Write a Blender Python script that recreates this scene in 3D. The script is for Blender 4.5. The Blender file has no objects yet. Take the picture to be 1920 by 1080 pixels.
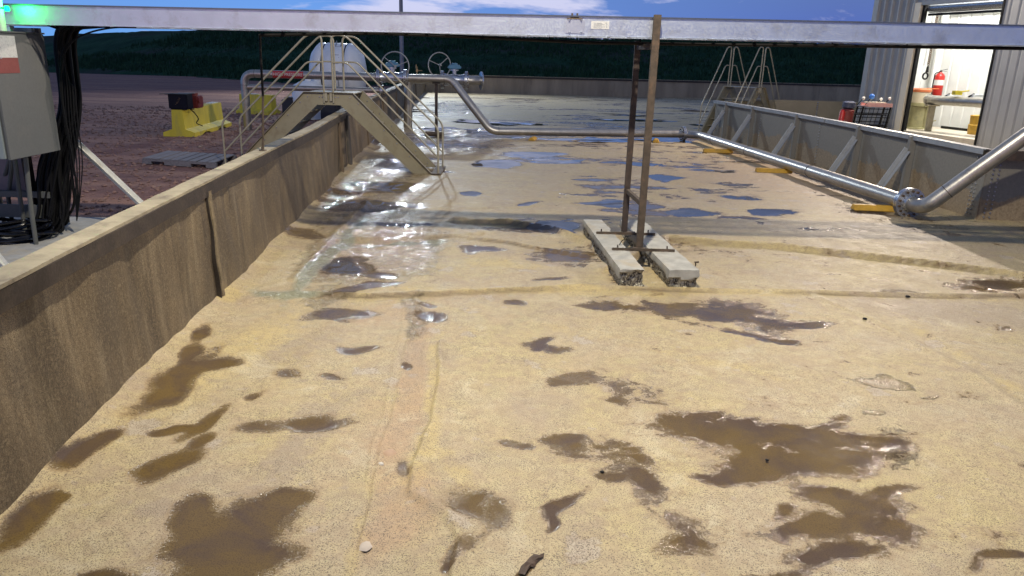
import bpy, math, random
import numpy as np
from mathutils import Vector, Matrix
random.seed(7); rng = np.random.default_rng(7)
sc = bpy.context.scene; C = sc.collection
# ------------------------------------------------------------------ camera
H=2.5; F=1400.; hz=433.; rs=.028
n_=F*F/hz
d_=np.array([-rs*n_,-n_,-F]); d_/=np.linalg.norm(d_)
f_=np.array([0,0,-1.]); Zc=-d_; Yc=f_-f_.dot(d_)*d_; Yc/=np.linalg.norm(Yc); Xc=np.cross(Yc,Zc)
R=np.array([Xc,Yc,Zc]); CAM=np.array([0,0,H])
cd=bpy.data.cameras.new('camera'); cam=bpy.data.objects.new('camera',cd); C.objects.link(cam)
cd.sensor_width=36; cd.lens=F/1920*36; cd.clip_start=.05; cd.clip_end=2000
cam.matrix_world=Matrix.Translation((0,0,H)) @ Matrix(R.tolist()).to_4x4()
sc.camera=cam
# surveying helpers: where the ground (or an upright plane) is met along a sight line
def ray(px,py): return R@np.array([px-960,540-py,-F])
def G(px,py,z=0.):
    r=ray(px,py); return CAM+r*((z-H)/r[2])
def D(px,py,y):
    r=ray(px,py); return CAM+r*(y/r[1])
def DX(px,py,x):
    r=ray(px,py); return CAM+r*(x/r[0])
# ------------------------------------------------------------------ view
sc.view_settings.view_transform='Standard'; sc.view_settings.look='None'
sc.view_settings.exposure=0.31; sc.view_settings.gamma=1
# ------------------------------------------------------------------ sky (dusk)
W=bpy.data.worlds.new('World'); sc.world=W; W.use_nodes=True
def sky():
    nt=W.node_tree; N=nt.nodes; L=nt.links; N.clear()
    out=N.new('ShaderNodeOutputWorld'); bg=N.new('ShaderNodeBackground'); L.new(bg.outputs[0],out.inputs[0])
    tc=N.new('ShaderNodeTexCoord'); sp=N.new('ShaderNodeSeparateXYZ'); L.new(tc.outputs['Generated'],sp.inputs[0])
    def mth(op,a,b=None,c=False):
        m=N.new('ShaderNodeMath'); m.operation=op; m.use_clamp=c
        for i,v in enumerate((a,b)):
            if v is None: continue
            if isinstance(v,(int,float)): m.inputs[i].default_value=v
            else: L.new(v,m.inputs[i])
        return m.outputs[0]
    def ramp(fac,st):
        r=N.new('ShaderNodeValToRGB'); L.new(fac,r.inputs[0]); e=r.color_ramp.elements
        while len(e)<len(st): e.new(.5)
        for k,(p,c) in enumerate(st): e[k].position=p; e[k].color=(*c,1)
        return r.outputs[0]
    def mix(f,a,b):
        m=N.new('ShaderNodeMix'); m.data_type='RGBA'
        if isinstance(f,(int,float)): m.inputs[0].default_value=f
        else: L.new(f,m.inputs[0])
        L.new(a,m.inputs[6]) if not isinstance(a,tuple) else setattr(m.inputs[6],'default_value',(*a,1))
        L.new(b,m.inputs[7]) if not isinstance(b,tuple) else setattr(m.inputs[7],'default_value',(*b,1))
        return m.outputs[2]
    x,y,z=sp.outputs
    left=ramp(z,[(0,(.13,.38,.84)),(.07,(.06,.27,.76)),(.25,(.09,.17,.38)),(1,(.07,.10,.20))])
    right=ramp(z,[(0,(.012,.12,.52)),(.10,(.018,.11,.40)),(.3,(.06,.12,.30)),(1,(.07,.10,.20))])
    az=mth('MULTIPLY_ADD',x,1.6,c=True); 
    nd=az.node; nd.inputs[2].default_value=.40
    base=mix(az,left,right)
    # clouds: thin streaks low over the hill
    den=mth('ADD',z,.12)
    cx=mth('DIVIDE',x,den); cy=mth('DIVIDE',y,den)
    cv=N.new('ShaderNodeCombineXYZ'); L.new(cx,cv.inputs[0]); L.new(cy,cv.inputs[1])
    no=N.new('ShaderNodeTexNoise'); no.inputs['Scale'].default_value=.9; no.inputs['Detail'].default_value=9; no.inputs['Roughness'].default_value=.6; no.inputs['Distortion'].default_value=.5
    L.new(cv.outputs[0],no.inputs['Vector'])
    lean=mth('MULTIPLY',mth('SUBTRACT',mth('ABSOLUTE',mth('SUBTRACT',x,-.04)),.16),-.5)
    cl=ramp(mth('ADD',no.outputs[0],lean),[(.46,(0,0,0)),(.58,(1,1,1))])
    ccol=ramp(z,[(0,(.70,.68,.88)),(.07,(.66,.68,.90)),(.2,(.30,.36,.60)),(1,(.10,.12,.20))])
    col=mix(mth('MULTIPLY',cl,.75),base,ccol)
    # physical dusk sky blended in for the light from above
    st=N.new('ShaderNodeTexSky'); st.sky_type='NISHITA'; st.sun_disc=False
    st.sun_elevation=math.radians(1.0); st.sun_rotation=math.radians(200)
    mu=N.new('ShaderNodeMix'); mu.data_type='RGBA'; mu.blend_type='ADD'; mu.inputs[0].default_value=.05
    L.new(col,mu.inputs[6]); L.new(st.outputs[0],mu.inputs[7])
    L.new(mu.outputs[2],bg.inputs[0]); bg.inputs[1].default_value=.85
sky()
# ------------------------------------------------------------------ lamps
def lamp(name,kind,loc,power,col,tgt=None,size=.4,spot=150,blend=.6,**k):
    l=bpy.data.lights.new(name,kind); l.energy=power; l.color=col
    if kind=='AREA': l.shape='RECTANGLE'; l.size=size; l.size_y=k.get('sy',size)
    elif kind=='SUN': l.angle=math.radians(size)
    else: l.shadow_soft_size=size
    if kind=='SPOT': l.spot_size=math.radians(spot); l.spot_blend=blend
    o=bpy.data.objects.new(name,l); C.objects.link(o); o.location=loc
    if tgt is not None: o.rotation_euler=(Vector(tgt)-Vector(loc)).to_track_quat('-Z','Y').to_euler()
    return o
LA=lamp('yard_floodlight','SPOT',(.1,4.9,9.2),4050,(1,.91,.74),(1.8,10.5,0),.16,135,.75)
LB=lamp('building_floodlight','SPOT',(12.35,24.6,6.6),4200,(1,.84,.68),(3,13,0),.18,150,.7)
LC=lamp('pole_floodlight','SPOT',(-8.7,58.2,12.2),30000,(.86,.95,1),(-3,22,0),.35,120,.8)
# last glow of the set sun, far too weak to cast a visible shadow
lamp('dusk_glow','SUN',(0,0,50),.05,(.6,.7,1),(-10,20,0),12)
# ------------------------------------------------------------------ mesh kit
class MB:
    def __init__(s): s.v=[]; s.f=[]; s.cuts=[]
    def cut(s): s.cuts.append((len(s.v),len(s.f)))
    def build_split(s,name,mat,parent,**k):
        # every piece between two cuts becomes a part of its own
        c=[(0,0)]+[q for q in s.cuts if 0<q[1]<len(s.f)]+[(len(s.v),len(s.f))]
        for (v0,f0),(v1,f1) in zip(c[:-1],c[1:]):
            if f1>f0: m=MB(); m.v=s.v[v0:v1]; m.f=[tuple(i-v0 for i in f) for f in s.f[f0:f1]]; m.build(name,mat,parent,**k)
    def add(s,vs,fs):
        o=len(s.v); s.v+= [tuple(float(a) for a in p) for p in vs]; s.f+=[tuple(i+o for i in f) for f in fs]; return s
    def box(s,c,sz,rz=0,M=None):
        a,b,h=sz[0]/2,sz[1]/2,sz[2]/2; cr,sr=math.cos(rz),math.sin(rz); vs=[]
        for X,Y,Z in ((-a,-b,-h),(a,-b,-h),(a,b,-h),(-a,b,-h),(-a,-b,h),(a,-b,h),(a,b,h),(-a,b,h)):
            if M is not None: p=M@Vector((X,Y,Z)); vs.append((p.x+c[0],p.y+c[1],p.z+c[2]))
            else: vs.append((c[0]+X*cr-Y*sr,c[1]+X*sr+Y*cr,c[2]+Z))
        return s.add(vs,[(0,3,2,1),(4,5,6,7),(0,1,5,4),(1,2,6,5),(2,3,7,6),(3,0,4,7)])
    def b2(s,lo,hi): return s.box([(lo[i]+hi[i])/2 for i in range(3)],[hi[i]-lo[i] for i in range(3)])
    def bar(s,p,q,w,h,up=(0,0,1)):
        p,q=Vector(p),Vector(q); d=q-p; L=d.length; d.normalize(); u=Vector(up)
        if abs(d.dot(u))>.98: u=Vector((0,1,0))
        a=d.cross(u).normalized(); b=a.cross(d).normalized()
        M=Matrix((a,d,b)).transposed()
        return s.box((p+q)/2,(w,L,h),M=M)
    def tube(s,pts,r,n=10,cap=True,rr=None):
        P=[Vector(p) for p in pts]; m=len(P); vs=[]; fs=[]; prev=None
        for i,p in enumerate(P):
            t=(P[min(i+1,m-1)]-P[max(i-1,0)]).normalized()
            if prev is None:
                u=Vector((0,0,1)) if abs(t.z)<.9 else Vector((1,0,0)); a=t.cross(u).normalized()
            else:
                a=(prev-t*prev.dot(t)).normalized()
            prev=a; b=t.cross(a); ri=rr[i] if rr else r
            if 0<i<m-1:
                c=(P[i]-P[i-1]).normalized().dot(t); sc_=1/max(c,.6)
            else: sc_=1
            for k in range(n):
                g=2*math.pi*k/n; vs.append(p+(a*math.cos(g)+b*math.sin(g))*ri)
        for i in range(m-1):
            for k in range(n):
                k2=(k+1)%n; fs.append((i*n+k,i*n+k2,(i+1)*n+k2,(i+1)*n+k))
        if cap: fs.append(tuple(range(n-1,-1,-1))); fs.append(tuple((m-1)*n+k for k in range(n)))
        return s.add(vs,fs)
    def cyl(s,p,q,r,n=16,r2=None): return s.tube([p,q],r,n,rr=[r,r if r2 is None else r2])
    def lathe(s,c,ax,prof,n=24):
        # prof: (distance along ax, radius)
        ax=Vector(ax).normalized(); u=Vector((0,0,1)) if abs(ax.z)<.9 else Vector((1,0,0)); a=ax.cross(u).normalized(); b=ax.cross(a); c=Vector(c); vs=[]; fs=[]
        for h,r in prof:
            for k in range(n):
                g=2*math.pi*k/n; vs.append(c+ax*h+(a*math.cos(g)+b*math.sin(g))*max(r,.0005))
        for i in range(len(prof)-1):
            for k in range(n):
                k2=(k+1)%n; fs.append((i*n+k,(i+1)*n+k,(i+1)*n+k2,i*n+k2))
        fs.append(tuple(range(n))); fs.append(tuple((len(prof)-1)*n+k for k in range(n-1,-1,-1)))
        return s.add(vs,fs)
    def torus(s,c,ax,Rr,r,n=32,m=8):
        ax=Vector(ax).normalized(); u=Vector((0,0,1)) if abs(ax.z)<.9 else Vector((1,0,0)); a=ax.cross(u).normalized(); b=ax.cross(a); c=Vector(c); vs=[]; fs=[]
        for i in range(n):
            g=2*math.pi*i/n; d=a*math.cos(g)+b*math.sin(g)
            for j in range(m):
                t=2*math.pi*j/m; vs.append(c+d*(Rr+r*math.cos(t))+ax*r*math.sin(t))
        for i in range(n):
            for j in range(m):
                fs.append((i*m+j,((i+1)%n)*m+j,((i+1)%n)*m+(j+1)%m,i*m+(j+1)%m))
        return s.add(vs,fs)
    def prism(s,poly,off):
        # poly: 3-D points of a flat outline, off: thickness vector
        n=len(poly); o=Vector(off); vs=[Vector(p) for p in poly]+[Vector(p)+o for p in poly]
        fs=[tuple(range(n-1,-1,-1)),tuple(range(n,2*n))]+[(i,(i+1)%n,n+(i+1)%n,n+i) for i in range(n)]
        return s.add(vs,fs)
    def build(s,name,mat,parent=None,smooth=35,bevel=0):
        me=bpy.data.meshes.new(name); me.from_pydata(s.v,[],s.f); me.validate()
        me.materials.append(mat)
        o=bpy.data.objects.new(name,me); C.objects.link(o)
        import bmesh
        bm=bmesh.new(); bm.from_mesh(me); bmesh.ops.recalc_face_normals(bm,faces=bm.faces)
        if bevel: 
            es=[e for e in bm.edges if len(e.link_faces)==2 and e.calc_face_angle(0)>.6]
            bmesh.ops.bevel(bm,geom=es,offset=bevel,segments=2,affect='EDGES',clamp_overlap=True)
        bm.to_mesh(me); bm.free()
        if smooth:
            me.polygons.foreach_set('use_smooth',[True]*len(me.polygons)); me.set_sharp_from_angle(angle=math.radians(smooth))
        if parent is not None: 
            o.parent=parent; o.matrix_parent_inverse=Matrix.Translation(-Vector(parent.location))
        return o
def fillet(pts,r,n=6):
    P=[Vector(p) for p in pts]; out=[P[0]]
    for i in range(1,len(P)-1):
        a=(P[i-1]-P[i]); b=(P[i+1]-P[i]); k=min(r,a.length*.45,b.length*.45); a=P[i]+a.normalized()*k; b=P[i]+b.normalized()*k
        for j in range(n+1):
            t=j/n; out.append(a*(1-t)**2+P[i]*2*t*(1-t)+b*t*t)
    out.append(P[-1]); return out
def tag(o,label=None,cat=None,group=None,kind=None):
    if label: o['label']=label
    if cat: o['category']=cat
    if group: o['group']=group
    if kind: o['kind']=kind
    return o
def thing(name,label,cat,loc=(0,0,0),group=None):
    o=bpy.data.objects.new(name,None); o.empty_display_size=.2; C.objects.link(o); o.location=loc
    return tag(o,label,cat,group)
def copy_tree(o,parent=None):
    c=o.copy(); C.objects.link(c)
    if parent is not None: c.parent=parent
    for ch in [k for k in bpy.data.objects if k.parent==o]: copy_tree(ch,c)
    return c
def text_bits(body,size,M):
    cu=bpy.data.curves.new('t','FONT'); cu.body=body; cu.size=size; cu.align_x='CENTER'; cu.align_y='CENTER'; cu.extrude=.001
    o=bpy.data.objects.new('t',cu); C.objects.link(o); bpy.context.view_layer.update()
    me=bpy.data.meshes.new_from_object(o.evaluated_get(bpy.context.evaluated_depsgraph_get()))
    m=MB(); m.add([M@v.co for v in me.vertices],[tuple(p.vertices) for p in me.polygons])
    bpy.data.objects.remove(o); bpy.data.curves.remove(cu); bpy.data.meshes.remove(me); return m
# ------------------------------------------------------------------ materials
class NT:
    def __init__(s,name):
        s.m=bpy.data.materials.new(name); s.m.use_nodes=True; s.t=s.m.node_tree; s.N=s.t.nodes; s.L=s.t.links
        s.b=s.N['Principled BSDF']; s.tc=s.N.new('ShaderNodeTexCoord'); s.co=s.tc.outputs['Object']
    def set(s,k,v):
        i=s.b.inputs[k]
        if hasattr(v,'is_linked') or hasattr(v,'links'): s.L.new(v,i)
        elif isinstance(v,tuple): i.default_value=(*v,1)
        else: i.default_value=v
    def map(s,sc_,loc=(0,0,0),rot=(0,0,0)):
        m=s.N.new('ShaderNodeMapping'); s.L.new(s.co,m.inputs[0]); m.inputs['Scale'].default_value=sc_; m.inputs['Location'].default_value=loc; m.inputs['Rotation'].default_value=rot; return m.outputs[0]
    def noise(s,scale,det=4,rough=.55,dist=0,vec=None):
        n=s.N.new('ShaderNodeTexNoise'); n.inputs['Scale'].default_value=scale; n.inputs['Detail'].default_value=det; n.inputs['Roughness'].default_value=rough; n.inputs['Distortion'].default_value=dist
        s.L.new(vec if vec is not None else s.co,n.inputs['Vector']); return n.outputs[0]
    def vor(s,scale,out='Distance',vec=None,feat='F1'):
        n=s.N.new('ShaderNodeTexVoronoi'); n.feature=feat; n.inputs['Scale'].default_value=scale
        s.L.new(vec if vec is not None else s.co,n.inputs['Vector']); return n.outputs[out]
    def ramp(s,fac,*st):
        r=s.N.new('ShaderNodeValToRGB'); s.L.new(fac,r.inputs[0]); e=r.color_ramp.elements
        while len(e)<len(st): e.new(.5)
        for k,(p,c) in enumerate(st):
            if isinstance(c,(int,float)): c=(c,c,c)
            e[k].position=p; e[k].color=(*c,1)
        return r.outputs[0]
    def math(s,op,a,b=0,c=None,clamp=False):
        m=s.N.new('ShaderNodeMath'); m.operation=op; m.use_clamp=clamp
        for i,v in enumerate((a,b,c)):
            if v is None: continue
            if isinstance(v,(int,float)): m.inputs[i].default_value=v
            else: s.L.new(v,m.inputs[i])
        return m.outputs[0]
    def mix(s,f,a,b,bt='MIX'):
        m=s.N.new('ShaderNodeMix'); m.data_type='RGBA'; m.blend_type=bt
        for i,v in ((0,f),(6,a),(7,b)):
            if isinstance(v,tuple): m.inputs[i].default_value=(*v,1)
            elif isinstance(v,(int,float)): m.inputs[i].default_value=v if i==0 else (v,v,v,1)
            else: s.L.new(v,m.inputs[i])
        return m.outputs[2]
    def attr(s,nm):
        a=s.N.new('ShaderNodeAttribute'); a.attribute_name=nm; return a.outputs['Fac']
    def bump(s,h,st=.3,dist=.01,nrm=None):
        b=s.N.new('ShaderNodeBump'); b.inputs['Strength'].default_value=st; b.inputs['Distance'].default_value=dist; s.L.new(h,b.inputs['Height'])
        if nrm is not None: s.L.new(nrm,b.inputs['Normal'])
        return b.outputs[0]
def paint(name,c,rough=.5,metal=0,var=.15,dirt=None,sc_=6,bump=.05,streak=False,spec=.5):
    """worn painted or bare surface: base colour with patchy variation, dirt and fine bump"""
    m=NT(name); vec=m.map((1,1,.18)) if streak else None
    n=m.noise(sc_,6,.62,vec=vec); n2=m.noise(sc_*9,3)
    col=m.mix(m.ramp(n,(.3,0),(.7,1)),tuple(x*(1-var) for x in c),tuple(min(1,x*(1+var)) for x in c))
    if dirt:
        dn=m.ramp(m.noise(sc_*.7,8,.7,.3,vec=vec),(.52,0),(.68,1)); col=m.mix(m.math('MULTIPLY',dn,dirt[1]),col,dirt[0])
    m.set('Base Color',col); m.set('Metallic',metal); m.set('Specular IOR Level',spec)
    m.set('Roughness',m.ramp(n2,(.3,max(rough-.1,.02)),(.7,min(rough+.12,1))))
    m.set('Normal',m.bump(n2,bump,.01)); return m.m
def flat_emit(name,c,st):
    m=NT(name); m.set('Base Color',c); m.set('Emission Color',c); m.set('Emission Strength',st); return m.m
M={}
M['alu']=paint('brushed_aluminium',(.68,.74,.82),.42,.85,.06,((.3,.27,.22),.35),5,.03)
M['alu2']=paint('aluminium_plate',(.66,.69,.74),.38,.8,.05,None,9,.02)
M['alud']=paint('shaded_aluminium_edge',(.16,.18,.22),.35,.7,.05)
M['black']=paint('black_rubber',(.004,.004,.005),.6,0,.3,spec=.25)
M['blackm']=paint('black_painted_steel',(.006,.006,.006),.6,0,.4,((.02,.012,.01),.5),14,.1,spec=.25)
M['rust']=paint('rusted_steel',(.085,.064,.046),.75,.1,.35,((.21,.13,.08),.6),10,.25)
M['rustd']=paint('dark_rusted_steel',(.05,.036,.03),.72,.1,.4,((.13,.08,.05),.6),10,.2)
M['inox']=paint('stainless_pipe',(.44,.42,.38),.36,.82,.12,((.22,.18,.14),.45),7,.03)
M['inoxb']=paint('bright_flange_steel',(.52,.55,.60),.26,.9,.08,((.2,.18,.16),.3),12,.03)
M['tan']=paint('tan_painted_steel',(.275,.245,.165),.5,0,.07,((.16,.11,.06),.45),5,.04)
M['tand']=paint('tan_rail_paint',(.33,.30,.22),.45,0,.08,((.14,.1,.06),.4),9,.04)
M['greys']=paint('grey_brown_coated_steel',(.185,.18,.165),.55,0,.08,((.12,.1,.07),.4),2,.04)
M['greyb']=paint('grey_brace_steel',(.27,.29,.31),.5,.2,.08,((.14,.12,.1),.35),7,.04)
M['yellow']=paint('yellow_paint',(.52,.30,.03),.6,0,.15,((.12,.08,.04),.6),8,.15)
M['yellowb']=paint('yellow_barrier_paint',(.62,.52,.045),.6,0,.12,((.27,.26,.13),.75),3,.12,True)
M['white']=paint('white_poly',(.80,.83,.84),.4,0,.04,((.5,.5,.48),.3),3,.03)
M['whitem']=paint('white_steel',(.64,.64,.60),.45,0,.06,((.35,.3,.22),.5),9,.04)
M['red']=paint('red_enamel',(.42,.02,.015),.35,0,.1)
M['dred']=paint('dull_red_enamel',(.15,.02,.018),.45,0,.2,((.05,.03,.03),.5),12)
M['blue']=paint('blue_gearbox_paint',(.07,.22,.36),.45,0,.1,((.05,.08,.1),.4),14)
M['conduit']=paint('dull_conduit',(.11,.115,.11),.6,.1,.1); M['brace']=paint('light_brace_steel',(.34,.36,.38),.5,.1,.06,((.16,.13,.1),.3),7)
M['cab']=paint('cabinet_grey_paint',(.115,.122,.122),.5,0,.05,((.18,.17,.15),.3),4,.03)
M['label']=paint('label_film',(.62,.62,.60),.5,0,.1,((.3,.3,.32),.7),60,.02)
M['labelr']=paint('red_label_film',(.22,.05,.045),.5,0,.1)
M['ink']=paint('dark_ink',(.05,.05,.06),.6)
M['brass']=paint('brass',(.3,.22,.12),.4,.8,.1)
M['green']=flat_emit('green_lens',(.0,1,.12),9)
M['chain']=paint('rusty_chain',(.12,.08,.05),.6,.5,.3)
M['orange']=paint('orange_plastic',(.55,.16,.06),.5,0,.1)
M['olive']=paint('olive_column_paint',(.26,.24,.12),.6,0,.15,((.1,.1,.06),.5),7)
M['tray']=paint('pink_tray',(.6,.33,.3),.5)
def wood():
    m=NT('weathered_pallet_wood'); v=m.map((3,40,40)); n=m.noise(2,8,.65,.4,vec=v)
    m.set('Base Color',m.ramp(n,(.3,(.11,.105,.12)),(.7,(.25,.235,.25)))); m.set('Roughness',.85); m.set('Normal',m.bump(n,.5,.01)); return m.m
M['wood']=wood()
def concrete(name,c=(.42,.41,.37),pit=0):
    m=NT(name); n=m.noise(6,10,.7); v=m.vor(45)
    col=m.ramp(n,(.3,tuple(x*.68 for x in c)),(.7,tuple(x*1.15 for x in c))); col=m.mix(m.ramp(m.noise(2.6,8,.7,.6),(.5,0),(.66,.6)),col,(.40,.33,.22))
    if pit:
        a=m.attr('rough'); h=m.math('ADD',m.math('MULTIPLY',m.ramp(m.vor(60),(.0,1),(.55,0)),.6),m.math('MULTIPLY',m.noise(22,4),.9))
        dark=m.ramp(h,(.40,(.06,.05,.04)),(.66,(.62,.59,.48)))
        col=m.mix(a,col,dark); b=m.math('MULTIPLY',h,m.math('MULTIPLY_ADD',a,1.,.08)); m.set('Normal',m.bump(b,.7,.02))
    else: m.set('Normal',m.bump(m.noise(60,4),.3,.006))
    m.set('Base Color',col); m.set('Roughness',.9); return m.m
M['conc']=concrete('concrete'); M['concb']=concrete('exposed_aggregate_concrete',pit=1)
M['pad']=concrete('pad_concrete',(.36,.36,.35))
def liner_wall():
    m=NT('spray_coated_liner'); st=m.map((2.2,2.2,.35))
    n=m.noise(1.7,8,.68,.4,vec=st); pat=m.noise(.9,6,.6,.8); sp=m.noise(170,2,.6); sp2=m.noise(45,4,.7)
    col=m.ramp(n,(.30,(.090,.064,.040)),(.5,(.205,.150,.086)),(.72,(.35,.27,.16)))
    lines=m.noise(3.0,7,.72,.35,vec=m.map((1.6,1.6,.16),rot=(.22,0,0))); col=m.mix(m.ramp(lines,(.34,.6),(.45,0)),col,(.060,.042,.028)); col=m.mix(m.ramp(lines,(.54,0),(.66,.75)),col,(.40,.32,.20)); fine=m.noise(9,5,.7,.2,vec=m.map((1.5,1.5,.12),rot=(.3,0,0))); col=m.mix(m.ramp(fine,(.34,.4),(.42,0)),col,(.05,.036,.026))
    col=m.mix(m.ramp(pat,(.45,0),(.62,.75)),col,(.115,.088,.062))
    col=m.mix(m.ramp(sp,(.42,.75),(.56,0)),col,(.03,.022,.016))
    col=m.mix(m.ramp(sp2,(.50,0),(.68,.6)),col,(.30,.24,.145))
    m.set('Base Color',col); m.set('Roughness',m.ramp(n,(.3,.45),(.7,.72)))
    m.set('Normal',m.bump(m.math('ADD',sp2,m.math('MULTIPLY',n,2.)),.35,.012)); return m.m
M['liner']=liner_wall()
M['cap']=paint('wall_cap',(.36,.31,.21),.7,0,.25,((.12,.09,.07),.8),3.5,.4)
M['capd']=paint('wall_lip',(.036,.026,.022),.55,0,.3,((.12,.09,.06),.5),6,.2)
def tankwall():
    m=NT('coated_tank_panel'); z=m.N.new('ShaderNodeSeparateXYZ'); m.L.new(m.co,z.inputs[0])
    n=m.noise(1.6,7,.6); f=m.noise(22,6,.7)
    tide=m.math('SUBTRACT',m.math('MULTIPLY_ADD',n,.75,.08),z.outputs[2])   # splash line of dried foam low on the panel
    k=m.ramp(tide,(.0,0),(.03,1))
    hi=m.mix(m.ramp(f,(.35,0),(.7,1)),(.175,.165,.138),(.225,.210,.178))
    lo=m.mix(m.ramp(f,(.3,0),(.7,1)),(.17,.12,.07),(.34,.27,.17))
    m.set('Base Color',m.mix(k,hi,lo)); m.set('Roughness',.6); m.set('Normal',m.bump(f,.12,.01)); return m.m
M['tankw']=tankwall()
M['tankin']=paint('tan_tank_inner',(.33,.28,.19),.6,0,.08,((.2,.15,.1),.4),2)
def corrug(name,c):
    m=NT(name); m.set('Base Color',m.mix(m.ramp(m.noise(1.2,6),(.3,0),(.7,1)),tuple(x*.85 for x in c),c)); m.set('Roughness',.45); m.set('Metallic',.15)
    m.set('Normal',m.bump(m.noise(30,3),.05,.01)); return m.m
M['clad']=corrug('grey_cladding',(.34,.35,.35)); M['cladi']=corrug('white_cladding',(.78,.79,.77)); M['trimb']=corrug('cream_trim',(.78,.70,.54))
def gravel():
    m=NT('red_gravel'); big=m.noise(.12,5,.6); n=m.noise(3,8,.7); v=m.vor(38); sp=m.noise(90,3,.7)
    tr=m.noise(.5,5,.6,vec=m.map((.25,2.2,1),rot=(0,0,.05)))
    c=m.ramp(n,(.3,(.18,.085,.068)),(.55,(.28,.138,.108)),(.75,(.38,.215,.165)))
    c=m.mix(m.ramp(v,(0,.5),(.35,0)),c,(.38,.25,.20)); c=m.mix(m.ramp(sp,(.36,.7),(.5,0)),c,(.05,.032,.035))
    c=m.mix(m.ramp(tr,(.48,0),(.60,.5)),c,(.50,.28,.19)); c=m.mix(m.ramp(big,(.4,0),(.6,.35)),c,(.17,.09,.085))
    m.set('Base Color',c); m.set('Roughness',.95); m.set('Normal',m.bump(m.math('ADD',v,sp),.8,.02)); return m.m
M['gravel']=gravel()
def hillm():
    m=NT('hill_scrub'); n=m.noise(.35,8,.7); b=m.noise(.05,4,vec=m.map((.6,3,3)))
    c=m.ramp(n,(.3,(.010,.034,.022)),(.55,(.024,.070,.042)),(.75,(.05,.10,.055)))
    c=m.mix(m.ramp(b,(.52,0),(.62,.6)),c,(.055,.052,.058)); m.set('Base Color',c); m.set('Roughness',1.); m.set('Specular IOR Level',.05); m.set('Normal',m.bump(n,1.,.6)); return m.m
M['hill']=hillm()
def leafm(name,a,b):
    m=NT(name); m.set('Base Color',m.ramp(m.noise(.8,4,.6),(.3,a),(.7,b))); m.set('Roughness',.9); m.set('Specular IOR Level',.1); return m.m
M['grass']=leafm('tall_grass',(.010,.036,.022),(.036,.088,.046)); M['leaf']=leafm('tree_leaf',(.015,.035,.015),(.035,.07,.025))
# ------------------------------------------------------------------ basin floor
WY=[-5,3.6,5.2,7.4,9.7,13.2,17.7,22.4,35,53.5]; WX=[-2.3,-2.80,-2.93,-3.10,-3.27,-3.50,-3.93,-4.28,-5.15,-6.45]
def wx(y): return np.interp(y,WY,WX)
def back_y(x): return np.interp(x,[-6.5,-3.7,13,25,40],[53.5,54.,56.6,57.6,58.4])
# stains: (px,py) centre on the photograph's ground, half axis vector, half width, strength
MUD=[(330,715,70,-45,20,1),(405,690,48,-8,11,1),(352,668,18,-12,15,1),(370,632,20,-12,11,1),(175,845,75,-42,17,1),(228,808,32,-8,8,1),
(40,975,58,-45,20,1),(85,945,24,-5,10,1),(400,785,42,-32,12,1),(348,798,38,3,9,1),(318,872,62,-26,19,1),(385,828,25,-20,13,1),
(490,797,52,-12,16,.8),(592,786,58,-3,15,1),(545,700,32,0,9,.6),(622,701,26,3,7,.7),(495,735,18,-5,7,.8),
(450,985,110,-40,50,1.1),(545,930,50,-12,18,.9),(370,970,45,10,38,1),(430,1055,120,-20,32,1),(215,1062,60,-15,24,1),
(640,594,70,-4,10,1),(806,591,26,2,11,1.1),(800,569,12,0,4,1),(672,650,42,-5,6,1),(766,683,12,0,9,1),(760,880,14,-4,12,.7),
(970,572,23,0,7,.9),(1040,650,56,3,9,.8),(1025,636,22,-10,9,.8),(1092,710,66,-3,15,.8),(1212,745,64,10,18,.7),
(1130,569,40,2,8,.9),(1290,577,110,0,15,1),(1345,590,60,5,11,1),(1425,602,60,8,17,.95),(1440,628,80,14,6,.95),(1512,608,55,0,5,1),(1330,612,100,20,4,.6),
(960,850,34,10,12,.7),(885,945,55,10,26,.7),(880,1008,28,-22,20,.7),(870,1035,15,-10,10,.8),
(1060,828,52,-5,18,.85),(1110,865,90,20,34,.68),(1205,905,60,20,20,.72),(1045,945,45,-20,12,.9),(1022,972,12,-14,13,.9),(1130,905,40,8,9,.7),
(1340,802,125,8,20,.95),(1480,825,150,10,26,1.05),(1605,832,115,4,16,1),(1480,880,140,5,26,1.05),(1570,868,85,0,20,1),(1350,887,62,12,12,.9),(1560,797,30,-10,14,.9),(1460,855,180,0,20,.7),
(1600,955,100,15,22,1.05),(1660,940,45,-20,25,1.05),(1560,1000,110,10,24,1.05),(1650,1008,75,20,24,1.05),(1570,1052,125,10,20,1),(1470,1072,80,0,14,.9),(1480,965,30,0,14,.8),(1885,1066,50,-16,15,1),
(1000,1055,24,-20,8,1.2),(1865,537,95,5,12,.9),(1880,613,30,4,5,.7),(1250,960,60,30,24,.66),(1290,1010,50,10,24,.6),(1180,850,50,20,20,.66),
(1065,478,62,0,17,1),(912,467,43,0,5,1),(1030,525,32,0,4,.9),(1170,525,30,-5,8,.6),
(660,500,45,0,16,1.1),(712,516,30,0,9,1.1),(690,540,60,-10,6,.9),(640,360,48,0,7,1),(740,352,60,0,10,1),(560,441,45,0,8,.8),(650,548,45,-8,6,1),(600,606,60,3,5,.6)]
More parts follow.
